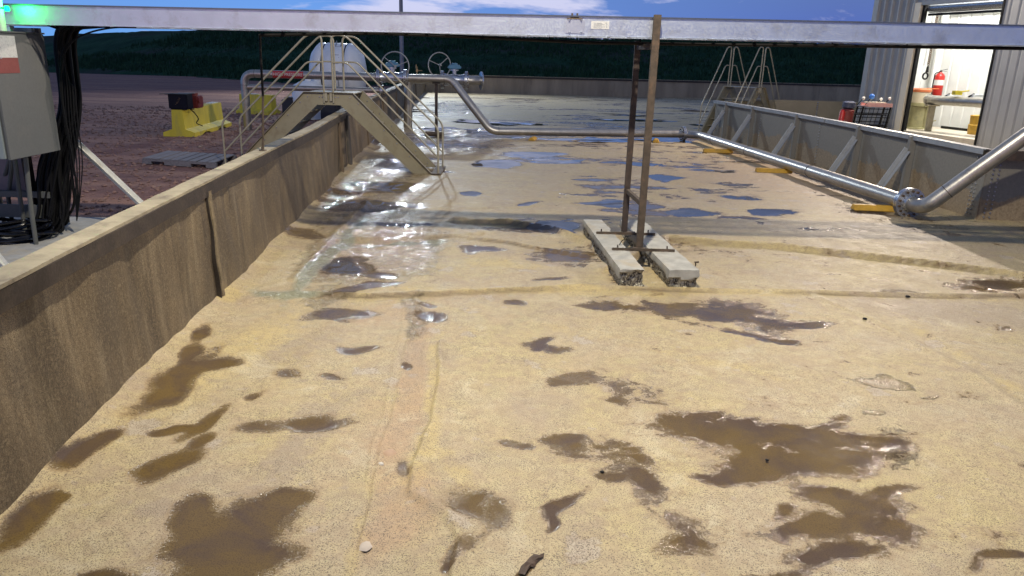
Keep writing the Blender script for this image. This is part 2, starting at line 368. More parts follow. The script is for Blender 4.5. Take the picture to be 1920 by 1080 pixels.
POOL=[(930,308,44,0,8,1),(1000,290,62,0,7,1),(1040,301,58,0,4,1),(1247,334,30,0,6,1),(1200,308,60,4,5,.9),(1300,402,54,0,8,1),(1450,400,52,0,7,.95),(1130,381,46,0,6,1),
(1045,424,48,0,15,1),(990,381,28,0,3.5,.9),(900,229,56,5,5,1),(900,246,48,4,4,1),(1120,262,130,2,3.5,.9),(1235,262,60,2,4,.9),(880,362,20,0,3.5,1),(690,388,80,0,9,1),
(650,498,36,0,14,1),(820,241,45,0,3,1),(690,345,30,0,5,.9),(1350,238,60,4,3,1),(760,420,60,4,5,.8),(1390,368,36,2,4,.8),(1560,350,50,3,4,.6),(1640,400,60,5,5,.6),(1770,440,70,6,5,.6),(1330,318,50,2,3,.7)]
WET=[(730,460,110,-20,60,1),(690,365,110,0,38,1),(850,262,110,0,24,.9),(760,310,90,0,26,.9),(640,450,60,-50,60,.9),(620,560,60,-40,25,.7),(780,590,24,0,50,.75),(850,200,60,0,16,.8),
(1645,712,55,10,9,1.3),(1690,545,30,0,4,1.2),(1735,745,20,0,4,1.1),(1665,850,50,0,50,.62),(1665,960,45,0,50,.62),(1640,775,22,0,6,1.2),(1690,400,160,30,30,.5),(1560,320,120,30,30,.35)]
GRN=[(622,474,64,-72,12,1.15),(545,553,75,2,9,1.1),(735,460,100,-4,4,1.1),(808,458,24,-4,9,1.2)]
YEL=[(1000,425,140,14,7,1),(1130,455,80,16,7,.9),(1500,468,240,14,9,1),(1750,498,190,26,9,1),(1100,548,420,3,6,1),(1650,552,300,6,6,.9),(940,492,90,10,6,.8),(815,700,14,-90,12,1),(790,860,30,-70,22,1),(850,900,50,70,14,.7),
(1100,620,130,25,12,.5),(1330,680,160,30,8,.6),(1780,650,160,110,12,.7),(480,640,160,-90,40,.7),(430,560,25,-4,12,1.3),(690,1000,20,-120,22,.7),(250,800,260,-160,40,.5)]
PNK=[(770,730,40,-160,28,1),(760,960,50,-80,50,1),(730,590,100,-8,24,.7),(1520,330,300,20,45,.8),(700,800,60,-60,60,.5),(900,560,160,10,22,.3),(560,1000,60,-200,60,.4)]
GRY=[(550,860,120,-120,40,.6),(600,760,60,-80,40,.5),(290,950,50,-5,14,.9),(1800,580,200,30,30,.8),(1200,330,500,0,60,.35),(560,660,120,-50,26,.6),(1730,900,120,200,50,.3),(1180,640,120,10,16,.4),(350,1010,200,-20,30,.4)]
def field(X,Y,lst):
    out=np.zeros_like(X)
    for cx,cy,ax,ay,b,s in lst:
        l=math.hypot(ax,ay); c=G(cx,cy)[:2]
        p=G(cx+ax,cy+ay)[:2]-G(cx-ax,cy-ay)[:2]; bx,by=-ay/l*b,ax/l*b
        q=G(cx+bx,cy+by)[:2]-G(cx-bx,cy-by)[:2]; p=p/2; q=q/2
        det=p[0]*q[1]-p[1]*q[0]
        dx=X-c[0]; dy=Y-c[1]; u=(dx*q[1]-dy*q[0])/det; v=(-dx*p[1]+dy*p[0])/det
        r=np.sqrt(u*u+v*v); f=s*np.clip(1.5-r,0,1)
        out=np.maximum(out,f)+.25*np.minimum(out,f)
    return np.clip(out,0,1.3)
def seg(X,Y,pts):
    P=[G(*p)[:2] for p in pts]; dmin=np.full_like(X,1e9); side=np.zeros_like(X)
    for a,b in zip(P[:-1],P[1:]):
        d=b-a; L=d.dot(d); t=np.clip(((X-a[0])*d[0]+(Y-a[1])*d[1])/L,0,1)
        ex=X-a[0]-t*d[0]; ey=Y-a[1]-t*d[1]; dd=np.hypot(ex,ey); s=np.sign(d[0]*ey-d[1]*ex)
        k=dd<dmin; dmin=np.where(k,dd,dmin); side=np.where(k,s,side)
    return dmin,side
# folds and seams of the liner: points, height, width
FOLD=[([(470,566),(560,553),(700,556),(900,548),(1100,541),(1300,545),(1600,550),(1919,556)],.022,.045),
([(850,415),(950,418),(1040,432),(1110,462),(1160,490)],.045,.075),([(1150,505),(1250,452),(1400,462),(1600,478),(1750,497),(1919,520)],.045,.12),
([(620,405),(760,395),(1000,386),(1300,376)],.008,.05),([(800,440),(950,455),(1100,480)],.02,.05),([(600,452),(750,448),(900,440)],.018,.04),
([(828,640),(824,720),(806,800),(776,880),(772,925),(830,960),(868,1010),(860,1075)],.016,.035),([(780,560),(766,640),(748,720),(722,820),(700,920),(678,1040)],.008,.012),([(812,580),(800,640),(790,700)],.006,.01),
([(760,560),(748,640),(735,700),(706,820),(690,900)],.006,.012),
([(700,330),(800,300),(900,275)],.012,.05),([(860,300),(1100,292),(1500,298)],.012,.04),([(1500,545),(1640,600),(1800,690),(1919,770)],.01,.04),
([(560,520),(640,430),(690,380)],.02,.05),([(1180,500),(1230,478),(1290,470)],.02,.03),([(1205,430),(1240,418),(1330,415),(1500,420)],.01,.04),([(930,300),(1180,310),(1330,318)],.008,.03),
([(1100,330),(1300,345),(1450,338),(1700,352)],.01,.03),([(1220,318),(1300,285),(1380,290)],.01,.03)]
def vnoise(X,Y,s,seed):
    r=np.random.default_rng(seed); T=r.random((256,256)); x=X*s; y=Y*s; xi=np.floor(x).astype(int); yi=np.floor(y).astype(int); fx=x-xi; fy=y-yi
    fx=fx*fx*(3-2*fx); fy=fy*fy*(3-2*fy); g=lambda a,b:T[a%256,b%256]
    return (g(xi,yi)*(1-fx)+g(xi+1,yi)*fx)*(1-fy)+(g(xi,yi+1)*(1-fx)+g(xi+1,yi+1)*fx)*fy
def make_floor():
    ys=[-4.,-2.,0.,1.2,2.]; y=2.5
    while y<60: ys.append(y); y*=1.0068
    ys=np.array(ys); nr=len(ys); nc=760; t=np.linspace(0,1,nc)
    L=wx(ys)-.10; Rr=np.maximum(.78*ys+2.2,3.5)
    X=L[:,None]+(Rr-L)[:,None]*t[None,:]; Y=np.repeat(ys[:,None],nc,1)
    Y=np.minimum(Y,back_y(X)+.1)
    a={}
    fw=1+np.clip(Y-8,0,30)/7
    wX=X+(vnoise(X,Y,1.6,11)-.5)*.16*fw+(vnoise(X,Y,5,12)-.5)*.06; wY=Y+(vnoise(X,Y,1.6,13)-.5)*.30*fw+(vnoise(X,Y,5,14)-.5)*.10
    for k,l in (('mud',MUD),('pool',POOL),('wet',WET),('grn',GRN),('yel',YEL),('pnk',PNK),('gry',GRY)): a[k]=field(wX,wY,l)
    # shallow water also settles in many small hollows farther out
    far=np.clip((Y-17)/8,0,1); st=vnoise(X*.35,Y,.6,21)*.5+vnoise(X*.3,Y,1.7,22)*.33+vnoise(X*.4,Y,4,23)*.17
    a['pool']=np.maximum(a['pool'],far*np.clip((st-.67)*9,0,1)*.9)
    mid=np.clip((Y-8.5)/4,0,1)*np.clip((30-Y)/8,0,1); st2=vnoise(X*.45,Y,1.0,31)*.5+vnoise(X*.45,Y,2.8,32)*.35+vnoise(X*.5,Y,6,33)*.15
    a['mud']=np.maximum(a['mud'],mid*np.clip((st2-.61)*7,0,1)*.8)
    a['mud']=np.maximum(a['mud'],far*np.clip((vnoise(X*.3,Y*.9,1.1,61)*.55+vnoise(X*.3,Y,3.1,62)*.45-.55)*6,0,1)*.62)
    flat=np.clip(np.maximum(a['mud'],a['pool'])*1.4-.4,0,1)
    Z=(vnoise(X,Y,.7,1)-.5)*.016+(vnoise(X,Y,2.3,2)-.5)*.010+(vnoise(X,Y,7,3)-.5)*.003
    wr=np.clip(a['wet'],0,1)*np.clip((Y-7)/3,0,1)
    Z+=wr*(((np.abs(vnoise(X*.45+Y*.3,Y,5.5,5)-.5)*2)**.7-.5)*.036+((np.abs(vnoise(X*.5-Y*.25,Y,12,6)-.5)*2)**.8-.5)*.016)
    Z-=flat*.008
    fh=np.zeros_like(Z); cre=np.zeros_like(Z)
    for pts,h,w in FOLD:
        d,s=seg(wX*.35+X*.65,wY*.35+Y*.65,pts); ww=np.where(s>0,w*1.9,w*.65); ww=ww*.8; fh=np.maximum(fh,1.7*h*np.exp(-(d/ww)**2)*(.85+.3*vnoise(X,Y,1.3,77)))
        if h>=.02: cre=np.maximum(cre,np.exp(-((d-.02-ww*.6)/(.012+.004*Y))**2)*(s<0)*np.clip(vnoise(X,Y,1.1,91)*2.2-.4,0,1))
    a['crease_shade']=cre  # shade painted as a dark brown line along the shadow side of taller folds
    Z=Z*(1-.3*flat)+fh
    e=X-wx(Y)[...]; Z+=np.exp(-np.clip(e,0,9)/.10)*.09       # liner coves up into the wall
    cove=np.exp(-((e)/.12)**2)
    co=np.stack([X,Y,Z],-1).reshape(-1,3); idx=np.arange(nr*nc).reshape(nr,nc)
    fa=np.stack([idx[:-1,:-1],idx[:-1,1:],idx[1:,1:],idx[1:,:-1]],-1).reshape(-1,4)
    me=bpy.data.meshes.new('basin_floor'); me.vertices.add(len(co)); me.vertices.foreach_set('co',co.ravel())
    me.loops.add(fa.size); me.loops.foreach_set('vertex_index',fa.ravel().astype(np.int32)); me.polygons.add(len(fa)); me.polygons.foreach_set('loop_start',np.arange(0,fa.size,4,dtype=np.int32)); me.polygons.foreach_set('loop_total',np.full(len(fa),4,dtype=np.int32))
    me.update(); me.polygons.foreach_set('use_smooth',[True]*len(fa))
    a['fold']=np.clip(fh/.045,0,1)
    for k,v in a.items():
        at=me.attributes.new(k,'FLOAT','POINT'); at.data.foreach_set('value',v.reshape(-1).astype(np.float32))
    o=bpy.data.objects.new('basin_floor',me); C.objects.link(o); o['kind']='structure'
    m=NT('foam_covered_liner'); A=m.attr
    big=m.noise(.9,6,.6,.6); md=m.noise(4.5,8,.66,.8); fn=m.noise(26,6,.7); sp=m.noise(135,2,.55); sp2=m.noise(60,3,.6); wv=m.noise(7,9,.72,1.2)
    cream=m.mix(m.ramp(big,(.38,0),(.62,1)),(.505,.415,.205),(.475,.395,.255))
    cream=m.mix(m.ramp(md,(.42,0),(.62,.55)),cream,(.40,.30,.20))
    cream=m.mix(m.ramp(fn,(.52,0),(.72,.5)),cream,(.62,.48,.26))
    yel=m.ramp(m.math('ADD',A('yel'),m.math('MULTIPLY',m.math('SUBTRACT',md,.5),1.2)),(.3,0),(.8,.65)); cream=m.mix(yel,cream,(.54,.425,.18))
    pk=m.ramp(m.math('ADD',A('pnk'),m.math('MULTIPLY',m.math('SUBTRACT',wv,.5),1.4)),(.3,0),(.85,.62)); cream=m.mix(pk,cream,(.44,.285,.17))
    gy=m.ramp(m.math('ADD',A('gry'),m.math('MULTIPLY',m.math('SUBTRACT',wv,.5),2.)),(.35,0),(.75,.75)); cream=m.mix(gy,cream,(.36,.29,.215))
    # pale dried islands
    isl=m.vor(1.7,vec=None); isl=m.math('ADD',isl,m.math('MULTIPLY',m.math('SUBTRACT',md,.5),.9)); cream=m.mix(m.ramp(isl,(.13,.6),(.155,0)),cream,(.47,.405,.35)); isr=m.ramp(isl,(.14,0),(.157,.5),(.18,0)); cream=m.mix(isr,cream,(.26,.2,.13)); is2=m.math('ADD',m.vor(5.2),m.math('MULTIPLY',m.math('SUBTRACT',wv,.5),1.1)); cream=m.mix(m.ramp(is2,(.08,.5),(.11,0)),cream,(.45,.38,.32))
    lump=m.vor(9,vec=None,feat='SMOOTH_F1'); blot=m.noise(11,5,.75,.6); cream=m.mix(m.ramp(blot,(.46,0),(.66,.62)),cream,(.33,.25,.16)); pat2=m.noise(1.6,9,.7,.8); cream=m.mix(m.ramp(pat2,(.52,0),(.64,.6)),cream,(.36,.28,.20)); cream=m.mix(m.ramp(pat2,(.32,.5),(.43,0)),cream,(.62,.55,.38)); cream=m.mix(m.ramp(blot,(.30,.3),(.44,0)),cream,(.60,.50,.29))
    # pepper of dark grit, denser in some zones
    dens=m.math('MULTIPLY',m.math('SUBTRACT',md,.5),.22)
    pep=m.ramp(m.math('ADD',sp,dens),(.38,1),(.46,0)); cream=m.mix(m.math('MULTIPLY',pep,.85),cream,(.10,.07,.045))
    pep2=m.ramp(sp2,(.28,.8),(.36,0)); cream=m.mix(pep2,cream,(.16,.11,.07))
    wq=m.noise(2.8,10,.64,.5,vec=m.map((1,1.25,1))); xs=m.N.new('ShaderNodeSeparateXYZ'); m.L.new(m.co,xs.inputs[0]); amp=m.math('MULTIPLY_ADD',xs.outputs[0],.45,.55,clamp=True); amp=m.math('MAXIMUM',amp,.45); edge=m.math('MULTIPLY',m.math('MULTIPLY',m.math('SUBTRACT',wq,.5),2.5),amp); edge=m.math('ADD',edge,m.math('MULTIPLY',m.math('MULTIPLY',m.math('SUBTRACT',wv,.5),1.15),amp)); edge=m.math('ADD',edge,m.math('MULTIPLY',m.math('SUBTRACT',sp2,.5),.55))
    mf=m.math('ADD',A('mud'),edge); mk=m.ramp(mf,(.38,0),(.52,.74),(.75,.97)); rim=m.ramp(mf,(.22,0),(.42,.65),(.62,0))
    cream=m.mix(m.math('MULTIPLY',A('crease_shade'),.75),cream,(.10,.065,.035))
    col=m.mix(rim,cream,(.27,.175,.075))
    mudc=m.mix(m.ramp(m.noise(2.2,6,.65,.5),(.42,0),(.60,1)),(.140,.090,.028),(.092,.060,.037)); mudc=m.mix(m.ramp(sp,(.40,.5),(.48,0)),mudc,(.06,.04,.025))
    col=m.mix(mk,col,mudc)
    pf=m.math('ADD',A('pool'),m.math('MULTIPLY',edge,.55)); pk_=m.ramp(pf,(.46,0),(.54,1)); prim=m.ramp(pf,(.25,0),(.5,.7),(.56,0))
    col=m.mix(prim,col,(.19,.13,.09)); col=m.mix(pk_,col,(.075,.06,.05))
    gf=m.math('ADD',A('grn'),m.math('MULTIPLY',edge,.4)); gk=m.ramp(gf,(.42,0),(.95,.8)); col=m.mix(gk,col,(.27,.285,.20))
    wf=m.math('ADD',A('wet'),m.math('MULTIPLY',edge,.8)); wk=m.ramp(m.math('ADD',wf,m.math('MULTIPLY',m.math('SUBTRACT',wv,.5),.9)),(.50,0),(.78,1))
    col=m.mix(m.math('MULTIPLY',wk,.35),col,m.mix(1,col,(.55,.5,.45),'MULTIPLY'))
    m.set('Base Color',col)
    ro=m.ramp(md,(.3,.50),(.7,.72))
    def fl(x,v): 
        return m.mix(x,ro,v)
    ro=m.mix(wk,ro,.12); ro=m.mix(gk,ro,.07); ro=m.mix(m.math('MULTIPLY',rim,.8),ro,.2); ro=m.mix(mk,ro,.085); ro=m.mix(pk_,ro,.025)
    m.set('Roughness',ro); m.set('Specular IOR Level',.5)
    dry=m.math('SUBTRACT',1,m.math('MAXIMUM',m.math('MULTIPLY',mk,.96),m.math('MAXIMUM',pk_,m.math('MULTIPLY',gk,.5))))
    hgt=m.math('ADD',m.math('MULTIPLY',fn,.9),m.math('ADD',m.math('MULTIPLY',sp,.45),m.math('MULTIPLY',wv,3.)))
    hgt=m.math('MULTIPLY',hgt,dry)
    # ripples on running water and tight crinkles of the wet film
    rip=m.noise(9,5,.65,1.8,vec=m.map((1,.8,1))); wetm=m.math('MAXIMUM',m.math('MULTIPLY',gk,2.2),m.math('MULTIPLY',wk,m.math('SUBTRACT',1,mk)))
    n1=m.bump(hgt,.42,.011); n2=m.bump(m.math('MULTIPLY',rip,wetm),1.0,.018,n1)
    m.set('Normal',n2); me.materials.append(m.m)
make_floor()
# ------------------------------------------------------------------ surrounding ground and hill
def sheet(name,x0,x1,y0,y1,nx,ny,fz,mat):
    xs=np.linspace(x0,x1,nx); ys=np.linspace(y0,y1,ny); X,Y=np.meshgrid(xs,ys); Z=fz(X,Y)
    m=MB(); m.v=[tuple(p) for p in np.stack([X,Y,Z],-1).reshape(-1,3)]
    m.f=[(j*nx+i,j*nx+i+1,(j+1)*nx+i+1,(j+1)*nx+i) for j in range(ny-1) for i in range(nx-1)]
    o=m.build(name,mat); o['kind']='structure'; return o
def hill_z(X,Y):
    foot=60.5+np.clip(-X-18,0,200)*.75+np.clip(X,0,300)*.02
    t=np.clip((Y-foot)/26,0,1); s=t*t*(3-2*t)
    top=4.35+np.clip((X-8)/10,0,1)*.55+.5*np.exp(-((X+30)/25)**2)-np.clip(-X-40,0,60)*.008+(vnoise(X+200,Y,.035,44)-.5)*.8
    return -.05+s*top+(vnoise(X+500,Y,.25,45)-.5)*.5*s+(vnoise(X+500,Y,.9,46)-.5)*.25*s
sheet('gravel_yard',-160,170,-30,60,180,50,lambda X,Y:-.035+0*X-np.where((X>wx(Y)-.05)&(X<14),.03,0),M['gravel'])
sheet('far_yard',-160,170,60,72,160,8,lambda X,Y:-.035+0*X,M['gravel'])
sheet('hill',-220,240,55,130,230,60,lambda X,Y:np.where(hill_z(X,Y)<-.02,-.5,hill_z(X,Y)),M['hill'])
sheet('distant_ground',-900,900,128,1500,20,12,lambda X,Y:3.2+0*X,M['hill'])
def grass():
    n=70000; X=rng.uniform(-75,60,n); Y=rng.uniform(60,96,n); z=hill_z(X,Y); k=z>.05
    # scrub belt thicker near the foot
    X,Y,z=X[k],Y[k],z[k]; n=len(X); cl=vnoise(X+300,Y,.5,71); hgt=.15+.55*cl*rng.random(n)+.2*rng.random(n)
    band=(z>1.6)&(z<2.5)&(X<5); hgt=np.where(band,hgt*.3,hgt); w=.05+.12*rng.random(n)
    g=rng.uniform(0,math.pi,n); lx=rng.normal(0,.18,n)*hgt; ly=rng.normal(0,.18,n)*hgt
    A=np.stack([X-w*np.cos(g),Y-w*np.sin(g),z-.1],-1); B=np.stack([X+w*np.cos(g),Y+w*np.sin(g),z-.1],-1); T=np.stack([X+lx,Y+ly,z+hgt],-1)
    v=np.stack([A,B,T],1).reshape(-1,3); me=bpy.data.meshes.new('hill_grass'); me.from_pydata(v.tolist(),[],[(3*i,3*i+1,3*i+2) for i in range(n)]); me.materials.append(M['grass'])
    o=bpy.data.objects.new('hill_grass',me); C.objects.link(o); tag(o,'dark green tall grass and scrub covering the hillside','grass',kind='stuff')
grass()
def stones():
    m=MB(); ico=[(0,0,1),(.9,0,.2),(.28,.85,.1),(-.72,.53,.25),(-.72,-.53,.1),(.28,-.85,.2),(0,0,-.6)]
    fs=[(0,1,2),(0,2,3),(0,3,4),(0,4,5),(0,5,1),(6,2,1),(6,3,2),(6,4,3),(6,5,4),(6,1,5)]
    for i in range(9000):
        y=random.uniform(8,34)**1.0; x=wx(y)-.2-abs(random.gauss(0,1))*(2.2+y*.28); s=random.choice((.012,.018,.022,.03,.045))*random.uniform(.7,1.2)*(1+y/40); a=random.random()*6.28
        if -9<x<-4.8 and y<10.9: continue
        c,sn=math.cos(a),math.sin(a)
        m.add([(x+s*(p[0]*c-p[1]*sn),y+s*(p[0]*sn+p[1]*c)*.8,-.03+s*p[2]*.7) for p in ico],fs)
    o=m.build('gravel_stones',paint('stone_grit',(.25,.15,.12),.95,0,.45,((.32,.26,.22),.8),3),smooth=0); tag(o,'reddish loose gravel stones lying over the yard','gravel',kind='stuff')
stones()
pd=MB(); pd.prism([(-9.5,3,-.03),(-3.35,3,-.03),(-3.4,6,-.03),(-3.5,10.85,-.03),(-9.5,10.9,-.03)],(0,0,.09)); po=pd.build('concrete_pad',M['pad'],bevel=.01); po['kind']='structure'
# ------------------------------------------------------------------ left containment wall
def containment(name,label,cat,path,inward,h,lean,mat,bulge=True,top_fn=None):
    root=thing(name,label,cat,(path[len(path)//2][0],path[len(path)//2][1],0))
    P=np.array(path,float); seglen=np.r_[0,np.cumsum(np.hypot(*np.diff(P,axis=0).T))]; n=int(seglen[-1]/.07); n=min(n,900)
    s=np.linspace(0,seglen[-1],n); x=np.interp(s,seglen,P[:,0]); y=np.interp(s,seglen,P[:,1]); tx=np.gradient(x); ty=np.gradient(y); l=np.hypot(tx,ty); nx,ny=-ty/l*inward,tx/l*inward
    rows=14; m=MB()
    for j in range(rows):
        z=h*j/(rows-1)
        for i in range(n):
            k=math.sin(math.pi*min(1,z/h))*.5+.5
            b=(vnoise(np.array([s[i]]),np.array([z*.4]),1.3,51)[0]-.5)*.085+(vnoise(np.array([s[i]+z*.25]),np.array([z*.25]),5,52)[0]-.5)*.035
            b=b*k+lean*(1-z/h)
            m.v.append((x[i]+nx[i]*b,y[i]+ny[i]*b,z))
    for j in range(rows-1):
        for i in range(n-1): m.f.append((j*n+i,j*n+i+1,(j+1)*n+i+1,(j+1)*n+i))
    m.build('liner_sheet',mat,root,smooth=60)
    # steel wall behind the liner, flat cap with turned-down lip
    def strip(off0,off1,z0,z1,nm,mt,wob=0):
        q=MB()
        st=max(1,n//160); I=list(range(0,n,st))+([n-1] if (n-1)%st else [])
        for i in I:
            w=wob*(random.random()-.5)
            for o_,z_ in ((off0,z0),(off1+w,z0),(off1+w,z1),(off0,z1)): q.v.append((x[i]+nx[i]*o_,y[i]+ny[i]*o_,z_+w*.3))
        for a in range(len(I)-1):
            for k in range(4): q.f.append((a*4+k,a*4+(k+1)%4,(a+1)*4+(k+1)%4,(a+1)*4+k))
        q.f.append((0,1,2,3)); e=len(I)-1; q.f.append((e*4+3,e*4+2,e*4+1,e*4)); return q.build(nm,mt,root)
    strip(-.06,-.035,-.03,h-.003,'steel_panel',M['greys'])
    strip(-.15,.035,h-.002,h+.022,'top_cap',M['cap'],.03)
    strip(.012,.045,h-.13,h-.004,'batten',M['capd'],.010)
    return root,(s,x,y,nx,ny)
LW,(s_,x_,y_,nx_,ny_)=containment('containment_wall','long brown coated wall with pale cap running along the left of the basin','containment wall',list(zip(WX,WY)),-1,1.22,.05,M['liner'])
# vertical seam strip, near the first panel joint
def wp(y,off=0,z=0):
    i=int(np.argmin(abs(y_-y))); return Vector((x_[i]+nx_[i]*off,y_[i]+ny_[i]*off,z))
def seam(y,w,mat,name='seam_strip',zs=(.03,1.14),off=.055,th=.02,wig=.025):
    q=MB(); N_=14
    for k in range(N_+1):
        z=zs[0]+(zs[1]-zs[0])*k/N_; dy=wig*math.sin(k*.9)+wig*.5*random.uniform(-1,1); o_=off+.05*(1-z/1.22)
        for a,oo in ((-w/2,o_-.05),(-w/3,o_+th*.8),(0,o_+th),(w/3,o_+th*.6),(w/2,o_-.05)):
            p=wp(y,oo,z); q.v.append((p.x,y+dy+a,z))
    for k in range(N_):
        for j in range(4): q.f.append((k*5+j,k*5+j+1,(k+1)*5+j+1,(k+1)*5+j))
    return q.build(name,mat,LW,smooth=60)
seam(7.335,.016,paint('seam_line',(.03,.022,.016),.7,0,.3),'seam_edge',off=.042,th=.002,wig=.012); seam(7.41,.09,paint('foam_bead',(.22,.17,.10),.75,0,.3,((.09,.06,.04),.8),16,.5),off=.040,th=.006,wig=.012)
seam(17.3,.34,paint('patch_strip',(.05,.045,.04),.6,0,.3,((.11,.085,.06),.8),5),off=.05,wig=.005)
for yy in (16.05,17.2,21,25.5,30.5,36,43): seam(yy,.035,paint('liner_weld',(.14,.10,.065),.7,0,.2),'weld_bead',off=.045,th=.006,wig=.01) if yy!=17.2 else None
M['liner2']=paint('dry_liner',(.31,.25,.175),.7,0,.25,((.12,.09,.065),.7),1.2,.2,True)
BW,_=containment('containment_wall','low brown coated wall closing the far end of the basin below the hill','containment wall',[(-6.45,53.6),(-3.7,54.),(13,56.5),(25,57.5),(40,58.3)],-1,1.2,.04,M['liner2'])
# white strut and loose rust-coloured pieces are separate things below
# ------------------------------------------------------------------ braced tank on the right
TK=thing('braced_tank','open rectangular tank of grey-brown steel panels with sloping braces, right of the basin','tank',(8,20,0))
TL=[(8.05,12.87),(8.02,15.6),(7.93,17.95),(7.75,21.4),(7.4,25.0),(7.08,27.4)]
def tx_(y): return np.interp(y,[p[1] for p in TL],[p[0] for p in TL])
hT=1.2
def panel(p,q,z0,z1,th,name,mat,par):
    p=Vector((*p,0)); q=Vector((*q,0)); d=(q-p).normalized(); nn=Vector((-d.y,d.x,0))*th; m=MB(); nseg=max(2,int((q-p).length/.5))
    m.prism([(p.x,p.y,z0),(q.x,q.y,z0),(q.x,q.y,z1),(p.x,p.y,z1)],nn); return m.build(name,mat,par)
pts=[12.87,15.6,17.95,21.4,25.0,27.4]
for a,b in zip(pts[:-1],pts[1:]): panel((tx_(a),a+.003),(tx_(b),b-.003),.0,hT,-.02,'panel',M['tankw'],TK)
panel((8.075,12.87),(13.5,12.95),0,hT,.02,'end_panel',M['tankw'],TK)
panel((7.10,27.5),(9.9,29.75),0,hT-.02,-.02,'far_panel',M['tankin'],TK); panel((9.9,29.78),(14.2,29.9),0,hT,-.02,'far_panel',M['tankin'],TK)
fb=MB(); fb.prism([(8.1,12.95,.01),(13.4,13.0,.01),(13.4,29.6,.01),(9.9,29.6,.01),(7.3,27.4,.01),(8.1,17,.01)],(0,0,.02)); fb.build('tank_floor',M['tankin'],TK)
for a,b in zip([12.9]+[p+.02 for p in (15.25,17.5,19.3,21.6,24.1)],[15.23,17.48,19.28,21.58,24.08,27.4]):
    r=MB(); r.prism([(tx_(a)-.10,a,hT+.003),(tx_(b)-.10,b,hT+.003),(tx_(b)+.07,b,hT+.003),(tx_(a)+.07,a,hT+.003)],(0,0,.02))
    r.prism([(tx_(a)-.10,a,hT-.07),(tx_(b)-.10,b,hT-.07),(tx_(b)-.10,b,hT+.002),(tx_(a)-.10,a,hT+.002)],(.012,0,0)); r.build('top_rail',M['greyb'],TK)
r=MB(); r.b2((8.0,12.72,hT+.003),(13.5,12.97,hT+.02)); r.b2((8.0,12.72,hT-.14),(13.5,12.735,hT+.002)); r.build('top_rail',M['rustd'],TK)
def brace(y,run=.81):
    x=float(tx_(y)); p=MB(); p.b2((x-.13,y-.055,0),(x-.022,y-.045,hT-.005)); p.b2((x-.14,y-.045,0),(x-.125,y+.05,hT-.005)); p.build('post',M['greys'],TK)
    b=MB(); top=Vector((x-.14,y,.95)); bot=Vector((x-.14-run*.62,y-.02,.05)); b.bar(top,bot,.15,.012,(1,0,1)); b.bar(top+Vector((0,-.070,-.045)),bot+Vector((0,-.070,-.045)),.010,.09,(1,0,1)); b.bar(top+Vector((0,.070,-.045)),bot+Vector((0,.070,-.045)),.010,.09,(1,0,1)); 
    br=b.build('brace',M['brace'],TK)
    f=MB(); f.b2((x-.14-run*.62-.14,y-.11,.012),(x-.14-run*.62+.1,y+.09,.024)); f.cyl((x-.2-run*.6,y-.07,.015),(x-.2-run*.6,y-.07,.05),.02,8); f.build('foot_plate',M['greyb'],TK)
for y in (15.25,17.5,21.0,24.1,26.25): brace(y)
bt=MB()
for y0,sx in ((19.7,0),(13.05,0),(23.6,0)):
    for k in range(15):
        for dy in (0,.09) if y0<14 else (0,):
            bt.cut(); z=.08+k*.075; x=float(tx_(y0+dy)); bt.cyl((x,y0+dy,z),(x-.022,y0+dy,z),.014,6)
for k in range(15): 
    for dx in (.12,.22): bt.cut(); bt.cyl((8.05+dx,12.87,.06+k*.075),(8.05+dx,12.845,.06+k*.075),.014,6)
bt.build_split('bolt',M['inoxb'],TK)
bt=MB()
for k in range(14): bt.cut(); bt.cyl((11.6,29.76,.1+k*.08),(11.6,29.73,.1+k*.08),.025,6)
bt.build_split('bolt',M['inoxb'],TK)
